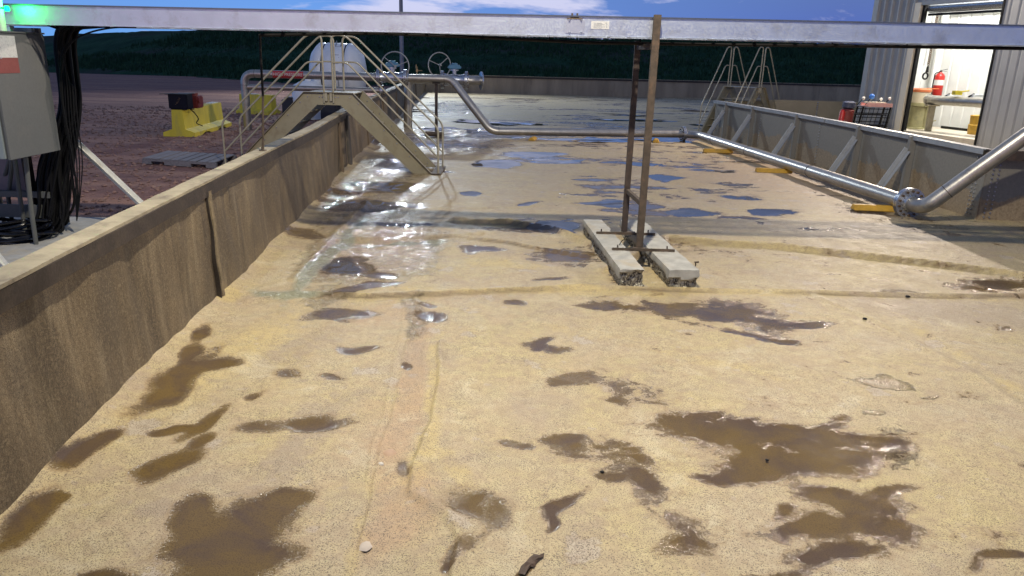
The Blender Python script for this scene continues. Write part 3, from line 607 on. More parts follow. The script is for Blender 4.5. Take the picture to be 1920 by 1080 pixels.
# ------------------------------------------------------------------ crossover stairs over the left wall
def crossover(label,grp,origin,ang,Wd,fr=None,scale=1.,treads=7,top=1.68,run_=1.68,ph=.52,railh=1.16):
    root=thing('crossover_stairs',label,'stairs',origin,grp)
    ca,sa=math.cos(ang),math.sin(ang)
    def T(u,v,z): return (origin[0]+u*ca-v*sa,origin[1]+u*sa+v*ca,z)
    off=lambda k:Vector((-sa*k,ca*k,0))
    out=[(-ph-run_,0),(-ph,top),(ph,top),(ph+run_,0),(ph+run_-.42,0),(ph-.27,top-.26),(-ph+.27,top-.26),(-ph-run_+.42,0)]
    for v in (0,Wd):
        m=MB(); m.prism([T(u,v,z) for u,z in out],off(.008))
        # flange along the outer edge
        for (a,b) in ((0,1),(1,2),(2,3)):
            m.bar(T(out[a][0],v-.035*(1 if v==0 else -1),out[a][1]),T(out[b][0],v-.035*(1 if v==0 else -1),out[b][1]),.07,.008,(0,0,1))
        for (a,b) in ((4,5),(5,6),(6,7)): m.bar(T(out[a][0],v-.02,out[a][1]),T(out[b][0],v-.02,out[b][1]),.04,.006,(0,0,1))
        m.build('side_plate',M['tan'],root)
        b=MB(); sg=-1
        for sx in (-1,1):
            for k in range(6):
                t=(k+.6)/6.2
                u=ph+run_*t-.06; z=top*(1-t)-.06; b.cut(); b.cyl(T(sx*u,v-.003,z),T(sx*u,v-.018,z),.013,8); b.cut(); b.cyl(T(sx*(u-.26),v-.003,z-.14),T(sx*(u-.26),v-.018,z-.14),.013,8)
        for u in (-.2,-.14,.2,.14,-.45,.45): b.cut(); b.cyl(T(u,v-.003,top-.1),T(u,v-.018,top-.1),.013,8)
        b.build_split('bolt',M['inoxb'],root)
    d=MB(); d.prism([T(-ph,.012,top-.03),T(ph,.012,top-.03),T(ph,Wd-.004,top-.03),T(-ph,Wd-.004,top-.03)],(0,0,.02)); d.build('platform',M['tand'],root)
    for sx in (-1,1):
        for k in range(1,treads):
            z=top*(1-k/treads)-.21; u=sx*(ph+run_*k/treads-.13); t=MB(); t.prism([T(u-.13,.012,z),T(u+.13,.012,z),T(u+.13,Wd-.004,z),T(u-.13,Wd-.004,z)],(0,0,.025)); t.build('tread',M['tand'],root)
    r0=.021
    for v in (-.02,Wd+.02):
        for sx in (-1,1):
            c=sx*.10; e=sx*(ph+run_+.13); k=sx*.40
            h1=MB(); h1.tube(fillet([T(c,v,top-.22),T(c,v,top+railh),T(k,v,top+railh),T(e,v,1.0),T(e,v,0)],.13),r0,10); h1.build('handrail',M['tand'],root)
            h2=MB(); h2.tube(fillet([T(c,v,top+railh*.53),T(sx*.42,v,top+railh*.53),T(e,v,.36)],.10),r0*.9,10); h2.build('mid_rail',M['tand'],root)
    j=MB(); j.bar(T(-.05,-.03,top-.18),T(-.05,-.03,top+.0),.05,.04); j.cut(); j.bar(T(.05,-.03,top-.18),T(.05,-.03,top),.05,.04); j.build_split('clamp',M['tand'],root)
    for sx in (-1,1):
        f=MB(); f.prism([T(sx*(ph+run_-.02),-.12,.012),T(sx*(ph+run_+.2),-.12,.012),T(sx*(ph+run_+.2),Wd+.1,.012),T(sx*(ph+run_-.02),Wd+.1,.012)],(0,0,.012)); f.build('foot_plate',M['rust'],root)
    return root
crossover('tan steel stairs stepping over the left wall of the basin',None,(-4.02,16.4,0),0,1.0)
XO=crossover('tan steel stairs over the wall at the far corner of the braced tank',None,(8.9,28.5,0),math.radians(48),1.2,ph=.36,run_=1.5,railh=1.4)
# ------------------------------------------------------------------ cable tray overhead
yF,yB=9.24,9.94
TR=thing('cable_tray','long aluminium cable tray spanning the picture just above head height','cable tray',(0,9.6,2.72))
def tz(x): return np.interp(x,[-6.6,-5.75,5.9,14],[2.713,2.718,2.795,2.85])
hh=.205
def rail(y0,y1,nm,x0=-6.55,x1=12.5,zo=0,h=hh,mt='alu'):
    m=MB(); n=40
    xs=np.linspace(x0,x1,n)
    for a in xs:
        z=float(tz(a))+zo
        m.v+=[(a,y0,z),(a,y1,z),(a,y1,z+h),(a,y0,z+h)]
    for i in range(n-1):
        for k in range(4): m.f.append((i*4+k,i*4+(k+1)%4,(i+1)*4+(k+1)%4,(i+1)*4+k))
    m.f+=[(0,1,2,3),((n-1)*4+3,(n-1)*4+2,(n-1)*4+1,(n-1)*4)]
    return m.build(nm,M[mt],TR)
rail(yF,yF+.006,'side_rail'); rail(yB-.006,yB,'side_rail')
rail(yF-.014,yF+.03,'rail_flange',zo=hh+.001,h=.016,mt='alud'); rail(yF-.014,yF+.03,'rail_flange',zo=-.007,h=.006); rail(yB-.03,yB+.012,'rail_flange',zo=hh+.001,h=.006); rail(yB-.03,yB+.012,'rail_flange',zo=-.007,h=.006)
m=MB(); x=-6.4
while x<12.3: m.cut(); z=float(tz(x)); m.b2((x,yF+.032,z+.002),(x+.04,yB-.032,z+.022)); x+=.25
m.build_split('rung',M['alu'],TR)
for k in range(9):
    m=MB(); P=[]; x=-6.3
    while x<12.3: P.append((x,yF+.08+k*.068+.012*math.sin(x*1.1+k*2),float(tz(x))+.045+.006*math.sin(x*2+k))); x+=.45
    m.tube(P,.017+.004*(k%3),7); m.build('cable',M['black'],TR)
def onf(px,py): p=D(px,py,yF-.012); return p
p0,p1=onf(1061,61.5),onf(1097,36); sp_=MB(); sp_.b2((p0[0],yF-.008,p0[2]-.002),(p1[0],yF-.001,p1[2]-.012)); spo=sp_.build('splice_plate',M['alu2'],TR)
b=MB()
for px in (1068,1090):
    for py in (36.5,59.5): b.cut(); q=onf(px,py); b.lathe((q[0],yF-.008,q[2]-.006),(0,-1,0),[(0,.014),(.006,.014),(.010,.010),(.016,.009)],10)
b.build_split('bolt',M['inoxb'],spo)
q=onf(1078,28); b=MB(); b.b2((q[0]-.09,yF-.01,q[2]-.045),(q[0]+.09,yF+.05,q[2]-.032)); b.b2((q[0]-.05,yF,q[2]-.031),(q[0]+.05,yF+.03,q[2]-.01)); b.cyl((q[0]-.03,yF+.015,q[2]-.01),(q[0]-.03,yF+.015,q[2]+.02),.012,8); b.cyl((q[0]+.03,yF+.015,q[2]-.01),(q[0]+.03,yF+.015,q[2]+.02),.012,8); b.build('clamp',M['brass'],TR)
p0,p1=onf(1108,54),onf(1143,40); b=MB(); b.b2((p0[0],yF-.004,p0[2]),(p1[0],yF-.001,p1[2])); st_=b.build('sticker',M['label'],TR)
b=MB()
for k in range(5): b.b2((p0[0]+.03,yF-.006,p0[2]+.012+k*.013),(p0[0]+.03+.1+.03*(k%2),yF-.0045,p0[2]+.015+k*.013))
for k in range(4): b.b2((p1[0]-.035,yF-.006,p0[2]+.014+k*.017),(p1[0]-.025,yF-.0045,p0[2]+.024+k*.017))
b.build('print',paint('grey_ink',(.38,.4,.42),.6),st_)
for px in (843,):
    q=onf(px,26); b=MB(); b.b2((q[0]-.004,yF-.004,float(tz(q[0]))+.002),(q[0]+.004,yF-.001,float(tz(q[0]))+hh)); b.build('joint',M['alu2'],TR)
# end bracket
b=MB(); q=onf(20,30); b.b2((-6.56,yF+.01,2.66),(-6.52,yB,2.95)); b.build('end_plate',M['alu'],TR)
# thin dark conduit under the tray with its drop to the wall
CO=thing('conduit','thin dark conduit under the cable tray, dropping to the left wall cap','conduit',(-3.2,9.85,1.25))
yc=9.70
z1=float(D(487,66,yc)[2]); x1=float(D(487,66,yc)[0])
P=[D(487,66,yc),D(700,62,yc),D(860,68,yc),D(1100,80,yc),D(1300,83,yc),D(1600,86,yc),D(1920,91,yc)]; P.append(P[-1]+(P[-1]-P[-2])*1.5)
m=MB(); m.tube(P,.02,8); m.build('conduit_run',M['blackm'],CO)
ft=wp(9.85,-.03,1.24); mid=Vector(D(493,180,9.75))
m=MB(); m.tube([Vector(D(487,64,yc)),Vector(D(488.5,100,9.72)),mid],.016,8); m.build('drop_upper',M['blackm'],CO)
m=MB(); m.tube([mid,ft],.015,8); m.lathe(ft+Vector((0,0,-.0)),(0,0,1),[(0,.05),(.012,.05),(.014,.02),(.05,.02)],12); m.build('drop_lower',M['rust'],CO)
m=MB()
for px,py in ((530,66),(735,64),(905,70),(1030,74),(1200,83),(1415,85),(1560,86),(1700,88)):
    m.cut(); q=D(px,py,yc); z=float(tz(q[0])); m.bar((q[0],yc,q[2]-.01),(q[0],yc,z-.008),.02,.004,(0,1,0)); m.b2((q[0]-.02,yc-.03,q[2]-.017),(q[0]+.02,yc+.03,q[2]-.013))
m.build_split('hanger',M['blackm'],CO)
# ------------------------------------------------------------------ tray stand with footing blocks
ST=thing('tray_stand','rusty two-post steel stand holding up the cable tray, feet on two concrete blocks','stand',(1.58,9.6,.22))
def post(x,y,z0,z1,w,mat,nm='post'):
    m=MB(); m.b2((x-w/2,y-w*.4,z0),(x+w/2,y-w*.4+.008,z1)); m.b2((x-w/2,y-w*.4+.008,z0),(x-w/2+.008,y+w*.4,z1)); m.b2((x+w/2-.008,y-w*.4+.008,z0),(x+w/2,y+w*.4,z1)); m.b2((x-w/2,y+w*.4,z0),(x+w/2,y+w*.4+.006,z1)); return m.build(nm,mat,ST,bevel=.003)
post(1.588,9.15,.262,3.01,.082,M['rust']); post(1.515,10.02,.262,2.74,.075,M['rustd'])
m=MB(); m.bar((1.585,9.2,2.665),(1.52,9.98,2.665),.05,.07); m.build('arm',M['rustd'],ST,bevel=.003)
m=MB(); a_=D(1172,366,10.0); m.bar((1.585,9.195,.80),(1.52,9.975,.82),.05,.06); m.build('cross_bar',M['rust'],ST,bevel=.003)
for (xa,xb,y) in ((1.24,2.02,9.11),(1.13,1.93,10.0)):
    m=MB(); m.b2((xa,y-.045,.225),(xb,y+.045,.233)); m.b2((xa,y-.045,.233),(xb,y-.037,.262)); m.b2((1.50,y-.03,.233),(1.66,y+.03,.261)); m.build('foot_bar',M['rust'],ST)
    b=MB()
    for xx in (xa+.07,xb-.09): b.cut(); b.cyl((xx,y,.233),(xx,y,.29),.009,8); b.cyl((xx,y,.233),(xx,y,.247),.018,6)
    b.build_split('anchor_bolt',M['rustd'],ST)
def block(label,a,b,w,h,seed,pa=1):
    a=np.array(a,float); b=np.array(b,float); d=b-a; L=np.hypot(*d); d/=L; nn=np.array([-d[1],d[0]]); nl,nw,nh=72,10,8
    import bmesh
    bm=bmesh.new(); bmesh.ops.create_cube(bm,size=1); 
    bmesh.ops.subdivide_edges(bm,edges=[e for e in bm.edges if abs(e.verts[0].co.y-e.verts[1].co.y)>.5],cuts=70,use_grid_fill=True)
    bmesh.ops.subdivide_edges(bm,edges=[e for e in bm.edges if abs(e.verts[0].co.x-e.verts[1].co.x)>.5],cuts=9,use_grid_fill=True)
    bmesh.ops.subdivide_edges(bm,edges=[e for e in bm.edges if abs(e.verts[0].co.z-e.verts[1].co.z)>.5],cuts=7,use_grid_fill=True)
    r=np.random.default_rng(seed); rg=[]
    for v in bm.verts:
        u,t,z=v.co.x,v.co.y+.5,v.co.z+.5; s=t*L
        nz=vnoise(np.array([s+seed]),np.array([z*h*2+u]),9,seed)[0]; n2=vnoise(np.array([s*1.0+seed]),np.array([z*h*3+u*w]),34,seed+1)[0]; n3=vnoise(np.array([s+9]),np.array([u*w]),3,seed+2)[0]
        line=((1.02-.10*n3) if u<-.49 and pa==1 else (.62-.3*n3) if u<-.49 else .62-.25*n3) if t>.001 else ((.62 if pa==1 else .40)+.30*n3+.25*(nz-.5))
        q=1. if (z<line and (abs(u)>.49 or t<.001 or t>.999)) else 0.
        rg.append(q); erode=q*(.018*nz+.030*n2)+.006*n2
        edge=max(0,abs(u)*2-.75)*max(0,z-.8)*.25*nz
        uu=u*w; uu-=math.copysign(erode+edge,u) if abs(u)>.49 else 0
        if z<.02: uu*=1.0
        tt=s
        if t<.001: tt+=erode+(.05*nz if z<line else .012)
        if t>.999: tt-=erode+.03*nz
        zz=z*h-(edge*.8 if z>.9 else 0)+.003*n2*(z>.99)
        p=a+d*tt+nn*uu; v.co=Vector((p[0],p[1],zz))
    me=bpy.data.meshes.new('concrete_block'); bm.to_mesh(me); bm.free(); at=me.attributes.new('rough','FLOAT','POINT'); at.data.foreach_set('value',rg)
    me.materials.append(M['concb']); o=bpy.data.objects.new('concrete_block',me); C.objects.link(o)
    me.polygons.foreach_set('use_smooth',[True]*len(me.polygons)); me.set_sharp_from_angle(angle=math.radians(40))
    tag(o,label,'concrete block','footing blocks under the tray stand')
block('long pitted concrete block, left one under the rusty stand',(1.37,8.18),(1.17,10.95),.30,.225,3)
block('long concrete block with a smoother side, right one under the rusty stand',(1.97,8.22),(1.76,11.0),.36,.225,8,2)
m=MB(); q=G(1300,505); m.tube([q+np.array([0,0,.01]),q+np.array([.03,.02,.05]),q+np.array([.01,0,.10])],.008,6); m.tube([q+np.array([.01,0,.09]),q+np.array([.06,0,.10])],.012,6); tag(m.build('wire_scrap',M['rust']),'small bent rusty wire beside the right concrete block','wire')
m=MB(); m.tube([(1.36,9.33,.235),(1.40,9.36,.29),(1.46,9.37,.30),(1.53,9.36,.27)],.006,6); m.tube([(1.42,9.365,.30),(1.45,9.42,.33),(1.52,9.45,.33)],.005,6); tag(m.build('tie_wire',M['black']),'twisted black tie wire on top of the left concrete block','wire')
# ------------------------------------------------------------------ steel pipeline
PL=thing('steel_pipeline','stainless pipeline that crosses the basin, follows the tank and rises at the right','pipeline',(0,25,0))
R1=.125; yp=25.
def pipe(pts,r,nm='pipe',par=None,fil=.28,mat='inox',n=20):
    m=MB(); m.tube(fillet(pts,fil,8),r,n); return m.build(nm,M[mat],par or PL,smooth=40)
def flange(c,ax,r=.27,par=None,bolts=12,th=.045):
    ax=Vector(ax).normalized(); c=Vector(c); m=MB()
    m.lathe(c,ax,[(-th-.006,r*.62),(-th,r),(-.006,r),(-.005,r*.8),(.005,r*.8),(.006,r),(th,r),(th+.006,r*.62),(th+.06,r*.5)],32)
    o=m.build('flange',M['inoxb'],par or PL,smooth=30)
    u=Vector((0,0,1)) if abs(ax.z)<.9 else Vector((1,0,0)); a=ax.cross(u).normalized(); b_=ax.cross(a); q=MB()
    for k in range(bolts):
        g=2*math.pi*(k+.5)/bolts; d=(a*math.cos(g)+b_*math.sin(g))*r*.8
        q.cut(); q.cyl(c+d-ax*(th+.035),c+d+ax*(th+.035),.011,6); q.cyl(c+d-ax*(th+.03),c+d-ax*th,.022,6); q.cyl(c+d+ax*th,c+d+ax*(th+.03),.022,6)
    q.build_split('bolt',M['chain'],o); return o
def weld(c,ax,r,par=None):
    m=MB(); m.torus(c,ax,r,.006,28,6); m.build('weld',M['rustd'],par or PL)
def Dp(px,py,y=yp): return Vector(D(px,py,y))
leg=Dp(462,200); zt=Dp(480,137).z; top_l=Vector((leg.x,yp,zt))
vl,vr=Dp(711,146),Dp(760,146); zt2=vl.z
zt=(zt+zt2)/2
e1=Dp(846,157); e1.z=zt-.02
b1=Vector(G(921,246,.21)); fl1=Vector(G(1281,251,.22)); c1=Vector(G(1312,254,.22)); c2=Vector(G(1700,379,.24))
pipe([(leg.x,yp,-.1),(leg.x,yp,zt),(vl.x,yp,zt)],R1,fil=.32)
pipe([(vr.x,yp,zt),(e1.x,yp,zt),b1,fl1],R1,fil=.25)
weld((leg.x,yp,zt-.36),(0,0,1),R1+.002); weld((leg.x+.36,yp,zt),(1,0,0),R1+.002)
pipe([fl1,c1,c2],R1,fil=.3)
flange(fl1,(fl1-b1),.24)
dirc=(c2-c1).normalized()
for t in (.12,.36,.68): weld(c1.lerp(c2,t),dirc,R1+.002)
weld(e1+Vector((-.22,0,0)),(1,0,0),R1+.002); weld(e1+(b1-e1).normalized()*.24,(b1-e1),R1+.002); weld(b1+(fl1-b1).normalized()*.24,(fl1-b1),R1+.002)
ff=c2+dirc*.07; flange(ff,dirc,.265,bolts=14,th=.05)
end=Vector(D(1925,265,12.35)); e2=Vector(D(1785,378,12.95)); e2b=end+(end-e2)*.8
pipe([ff+dirc*.04,ff+dirc*.45,e2b],R1,fil=.40)
s0=(ff+dirc*.45); dd=(e2b-s0).normalized(); weld(s0+dd*.42,dd,R1+.003)
# lower branch
pipe([(leg.x+.02,yp,Dp(470,163).z),(Dp(712,0).x,yp,Dp(470,163).z)],.085,'branch_pipe'); 
flange((Dp(712,0).x,yp,Dp(470,163).z),(1,0,0),.17)
# gate/butterfly valve with gearbox and handwheel
def valve(par,cx,y,z,sep,r,wc,wr,waxis,ax=(1,0,0)):
    v=thing('x','x','x') if False else None
    m=MB(); m.lathe((cx-sep/2,y,z),(1,0,0),[(0,r*.75),(.08,r*.7),(sep*.3,r*.55),(sep*.5,r*.72),(sep*.7,r*.55),(sep-.08,r*.7),(sep,r*.75)],28)
    m.cyl((cx,y,z+r*.4),(cx,y,z+r*1.25),.07,14); m.lathe((cx,y,z+r*1.02),(0,0,1),[(0,.15),(.04,.15)],16)
    vo=m.build('valve',M['inoxb'],par)
    flange((cx-sep/2,y,z),(1,0,0),r,vo.parent); flange((cx+sep/2,y,z),(1,0,0),r,vo.parent)
    g=MB(); g.b2((cx-.19,y-.13,z+r*1.22),(cx+.19,y+.13,z+r*1.22+.14)); g.cyl((cx,y,z+r*1.22+.13),(cx,y,z+r*1.22+.20),.11,16); g.b2((cx-.24,y-.06,z+r*1.26),(cx+.24,y+.06,z+r*1.26+.08)); g.build('gearbox',M['blue'],vo,bevel=.02)
    h=MB(); wc=Vector(wc); wa=Vector(waxis).normalized(); h.torus(wc,wa,wr,.02,36,8)
    u=Vector((0,0,1)); a=wa.cross(u).normalized(); b_=wa.cross(a)
    for k in range(3):
        an=math.pi/2+.15+k*2*math.pi/3; h.bar(wc,wc+(a*math.cos(an)+b_*math.sin(an))*wr,.022,.015,tuple(wa))
    h.cyl(wc-wa*.03,wc+wa*.12,.035,12); h.build('handwheel',M['greyb'],vo); return vo
vx=(vl.x+vr.x)/2; wc=Dp(743,124); wc.y=yp-.25
valve(PL,vx,yp,zt,.86,.27,(wc.x,yp-.24,wc.z),.44,(0,1,0))
m=MB(); q=Dp(782,140); m.cyl((q.x,yp,zt+.10),(q.x,yp,zt+.36),.018,8); m.b2((q.x-.03,yp-.03,zt+.2),(q.x+.03,yp+.03,zt+.28)); m.cyl((q.x,yp,zt+.24),(q.x+.17,yp,zt+.24),.012,8); m.cyl((q.x-.03,yp,zt+.30),(q.x-.03,yp,zt+.42),.02,8); m.build('drain_cock',M['brass'],PL)
m=MB(); q=Dp(818,165); m.b2((q.x-.045,yp-.045,.0),(q.x+.045,yp+.045,zt-R1-.03)); m.b2((q.x-.12,yp-.1,zt-R1-.03),(q.x+.12,yp+.1,zt-R1)); m.b2((q.x-.14,yp-.14,0.01),(q.x+.14,yp+.14,.03)); m.build('support_post',M['rustd'],PL)
# lettering band
p0=Dp(522,136); p1=Dp(570,137); m=MB()
n=10
for i in range(n+1):
    g=math.radians(-58+i*116/n); 
    for X in (p0.x-.16,p1.x): m.v.append((X,yp-math.cos(g)*(R1+.003),zt+math.sin(g)*(R1+.003)))
for i in range(n): m.f.append((2*i,2*i+1,2*i+3,2*i+2))
bd=m.build('warning_band',paint('red_band',(.40,.035,.04),.5,0,.08),PL,smooth=60)
Mx=Matrix.Translation(((p0.x+p1.x)/2-.08,yp-R1-.008,zt+.005))@Matrix.Rotation(math.radians(90),4,'X')
text_bits('HIGH PRESSURE',.135,Mx).build('lettering',M['whitem'],bd,smooth=0)
# second line behind with its own valve
P2=thing('steel_pipeline','short wide stainless pipe with flanges and handwheel behind the first valve','pipeline',(-3,27.4,0))
y2=27.4; a=Vector(D(852,149,y2)); z2=a.z-.02; xl=float(D(795,140,y2)[0])
m=MB(); m.tube(fillet([(xl,y2,z2),(a.x+.62,y2,z2),(a.x+.9,y2+.1,z2-.0)],.1),.16,20); m.build('pipe',M['inox'],P2)
m=MB(); m.tube(fillet([(xl+.02,y2,z2-.0),(xl-.55,y2,z2),(xl-.6,y2,-.1)],.3),.158,20); m.build('pipe',M['inox'],P2)
wcp=Vector(D(824,122,y2-.2)); valve(P2,a.x,y2,z2,.85,.31,wcp,.42,(.55,-1,0))
m=MB(); m.lathe((a.x+.9,y2+.1,z2),(1,.3,0),[(0,.16),(.02,.31),(.07,.31),(.08,.1)],28); m.build('blind_flange',M['inoxb'],P2)
# yellow pipe supports
def support(x,y,z,L,rz,label):
    m=MB(); w,h,t=.22,z,.11; pr=[(-w/2,0),(w/2,0),(t/2,h),(-t/2,h)]; c,s=math.cos(rz),math.sin(rz)
    pts=[(x+(-L/2)*c-p[0]*s,y+(-L/2)*s+p[0]*c,p[1]+.004) for p in pr]; m.prism(pts,(L*c,L*s,0)); o=m.build('pipe_support',M['yellow'],bevel=.012)
    return tag(o,label,'pipe support','yellow bars under the pipeline')
q=G(999,264); support(q[0],q[1]+.25,.085,.6,math.radians(80),'yellow bar under the crossing pipe, nearest the left')
q=G(1233,268); support(q[0],q[1]+.3,.085,.6,math.radians(80),'yellow bar under the crossing pipe just before the small flange')
for (px,py,lb) in ((1340,287,'yellow bar under the pipe along the tank, farthest from the camera'),(1444,325,'yellow bar under the pipe along the tank, middle of the three'),(1636,397,'yellow bar under the pipe along the tank, beside the big flange')):
    q=G(px,py); support(q[0]+.12,q[1]+.12,.10,.85,math.radians(-4),lb)
m=MB(); q=G(815,256); m.cyl((q[0]-.32,q[1],.08),(q[0]+.3,q[1]+.03,.08),.075,14); m.torus((q[0]-.25,q[1],.08),(1,0,0),.075,.02,16,6); tag(m.build('pipe_stub',M['rust']),'short rusty pipe stub lying by the foot of the tan stairs','pipe')
# ------------------------------------------------------------------ cabinet, rack and cables at the left
xc=-5.85; cb=thing('electrical_cabinet','grey electrical cabinet with white and red label at the left edge','cabinet',(-6.2,9.1,1.2))
y0,y1=8.62,9.64; zb,ztp=1.215,2.60
m=MB(); m.b2((xc-.62,y0+.03,zb),(xc-.03,y1,ztp)); m.build('body',M['cab'],cb,bevel=.012)
m=MB(); m.b2((xc-.028,y0+.035,zb-.015),(xc,y1+.01,ztp+.01)); dr=m.build('door',M['cab'],cb,bevel=.006)
m=MB(); m.b2((xc-.66,y0,zb),(xc-.035,y0+.028,ztp)); m.build('front_panel',paint('light_cabinet_paint',(.24,.28,.28),.5,0,.05),cb,bevel=.006)
m=MB(); m.prism([(xc-.66,y0-.02,ztp+.012),(xc+.01,y0-.02,ztp+.012),(xc+.01,y1+.02,ztp+.012),(xc-.66,y1+.02,ztp+.012)],(0,0,.018)); m.build('roof_plate',M['cab'],cb)
def onx(px,py): q=DX(px,py,xc); return q
a=onx(0,60); b_=onx(25,60); c_=onx(25,108); d2=onx(25,137)
m=MB(); m.b2((xc+.001,y0+.04,c_[2]),(xc+.004,b_[1],ztp-.02)); lo=m.build('label',M['label'],cb)
m=MB(); m.b2((xc+.001,y0+.04,d2[2]),(xc+.004,b_[1],c_[2]-.001)); m.build('label',M['labelr'],cb)
m=MB(); 
for k in range(7): m.b2((xc+.0045,y0+.07,ztp-.08-k*.038),(xc+.006,y0+.07+.06+.05*((k*7)%3)/2,ztp-.068-k*.038))
m.build('print',paint('grey_ink2',(.3,.3,.33),.6),lo)
rk=thing('equipment_rack','galvanised conduit rack standing below the grey cabinet','rack',(-6.2,9.2,.06))
for px,py,zt_,yy in ((68,458,1.2,9.25),(48,440,1.2,9.45),(25,430,1.2,9.6),(8,420,1.2,9.7)):
    q=G(px,py,.06); m=MB(); m.tube([(q[0],q[1],.06),(q[0]+.02,q[1]-.02,.5),(max(min(q[0]+.05,xc-.08),xc-.55),min(q[1],y1-.08),1.215)],.028,10); m.build('conduit',M['conduit'],rk)
m=MB(); m.b2((-7.6,9.75,.55),(-6.15,9.80,.63)); m.b2((-7.6,9.75,.28),(-6.3,9.80,.45)); m.build('cross_rail',M['conduit'],rk)
m=MB(); m.b2((-7.7,9.9,.06),(-7.6,10.0,2.6)); m.b2((-6.55,9.9,.06),(-6.47,10.,2.7)); m.build('upright',M['rustd'],rk)
m=MB(); m.b2((-7.59,9.93,.6),(-6.56,9.96,1.2)); m.build('back_panel',paint('mauve_panel',(.2,.16,.17),.7),rk)
# hanging cables
CB=thing('cable_bundle','thick bundle of black cables hanging from the tray to the concrete pad','cable bundle',(-5.85,10.1,.06))
for k in range(60):
    u=random.random(); px=92+46*u; yb=random.uniform(9.75,10.35); t=Vector(D(100+40*u,70,yb)); 
    bx=float(D(88+48*u,330,yb)[0])+random.uniform(-.16,.06)
    start=Vector((t.x+random.uniform(.25,.75),random.uniform(yF+.08,yB-.08),2.73))
    P=[start,Vector((t.x+.12,yb-.1,2.69)),Vector((t.x,yb,2.50)),Vector((t.x-.02,yb,1.7)),Vector((bx,yb,.9)),Vector((bx-.05+random.uniform(-.15,.1),yb-.03,.35)),Vector((bx-.2*random.random()-.05,yb-.1,.09)),Vector((bx-.5-random.random()*.3,yb-.25,.08))]
    m=MB(); m.tube(fillet(P,.25,5),random.choice((.014,.018,.022)),7); m.build('cable',M['black'],CB)
m=MB(); m.b2((-6.50,10.46,.06),(-6.40,10.52,2.70)); m.build('backing_post',M['black'],CB)
for k in range(5):
    px=112+k*5; m=MB(); P=[Vector(D(px+3,95+k*20,9.72)),Vector(D(px+9,160,9.72)),Vector(D(px+12,220,9.72)),Vector(D(px+20+k,300,9.74)),Vector(D(px+30-k*3,370,9.76)),Vector(D(px+32-k*5,414,9.8))]
    m.tube(fillet(P,.2,4),.007,6); m.build('thin_wire',M['black'],CB)
lc=thing('looped_cable','thin black cable arching from the tray down beside the bundle','cable',(-5.4,9.6,2.6))
for k,pts_ in enumerate(([(255,51),(215,51),(175,58),(140,72),(122,95),(114,130),(118,200),(130,260),(140,330)],[(143,49),(133,62),(126,80),(116,100),(112,160),(122,230),(136,300),(144,345),(140,372)])):
    m=MB(); m.tube(fillet([Vector(D(px,py,9.68)) for px,py in pts_],.15,4),.011,7); m.build('cable',M['black'],lc)
co=thing('cable_coil','glossy black cable coiled on the concrete pad below the cabinet','cable coil',(-6.9,9.4,.06))
q=G(12,440,.1)
for k in range(11):
    m=MB(); r=.42+.03*(k%4); cz=.09+.035*(k//2)*1.3; cc=Vector((q[0]+random.uniform(-.05,.05),q[1]+random.uniform(-.05,.05),cz)); P=[cc+Vector((r*math.cos(g)*1.15,r*math.sin(g)*.8,.03*math.sin(3*g+k)+.0)) for g in [2*math.pi*i/40 for i in range(41)]]
    m.tube(P,.02,8); m.build('cable_turn',paint('glossy_black',(.004,.004,.006),.12,0,.2),co)
def strut(label,p,q,nm='strut'):
    m=MB(); m.bar(p,q,.10,.006,(0,-1,.3)); m.bar(Vector(p)+Vector((.035,.0,-.045)),Vector(q)+Vector((.035,0,-.045)),.006,.07,(0,-1,.3)); tag(m.build(nm,M['whitem']),label,'strut','white struts between the cabling and the left wall')
p=Vector(D(128,253,10.25)); q=Vector(D(275,392,10.35)); strut('long white steel strut sloping from the cable bundle down behind the wall',p,q+(q-p)*.35)
p=Vector(D(-40,440,7.9)); q=Vector(D(28,522,7.9)); strut('white steel strut end at the very left, over the concrete pad',p,q+(q-p)*.4)
wp_=thing('white_post','pale post with a green signal lamp at the top left corner','post',(-6.5,9.1,.06))
a=Vector(D(5,30,9.05)); m=MB(); m.cyl((a.x-.03,9.05,2.6),(a.x-.03,9.05,3.3),.045,14); m.build('post_tube',M['whitem'],wp_)
m=MB(); m.torus((a.x-.03,9.05,float(D(5,15,9.05)[2])),(0,0,1),.047,.008,20,6); m.build('collar',M['black'],wp_)
g=Vector(D(13,16,9.12)); m=MB(); m.lathe(g+Vector((0,0,-.03)),(0,0,1),[(0,.02),(.01,.028),(.045,.026),(.06,.012)],14); m.build('signal_lens',M['green'],wp_)
gl=lamp('signal_lamp','POINT',(g.x+.05,g.y-.10,g.z+.0),3.6,(.0,1,.10),size=.02); gl.parent=wp_; gl.matrix_parent_inverse=Matrix.Translation(-Vector(wp_.location))
m=MB(); m.b2((-6.55,9.26,2.62),(-6.0,9.34,2.70)); m.b2((-6.5,9.5,2.55),(-5.9,9.56,2.68)); m.build('bracket',M['alu'],wp_)
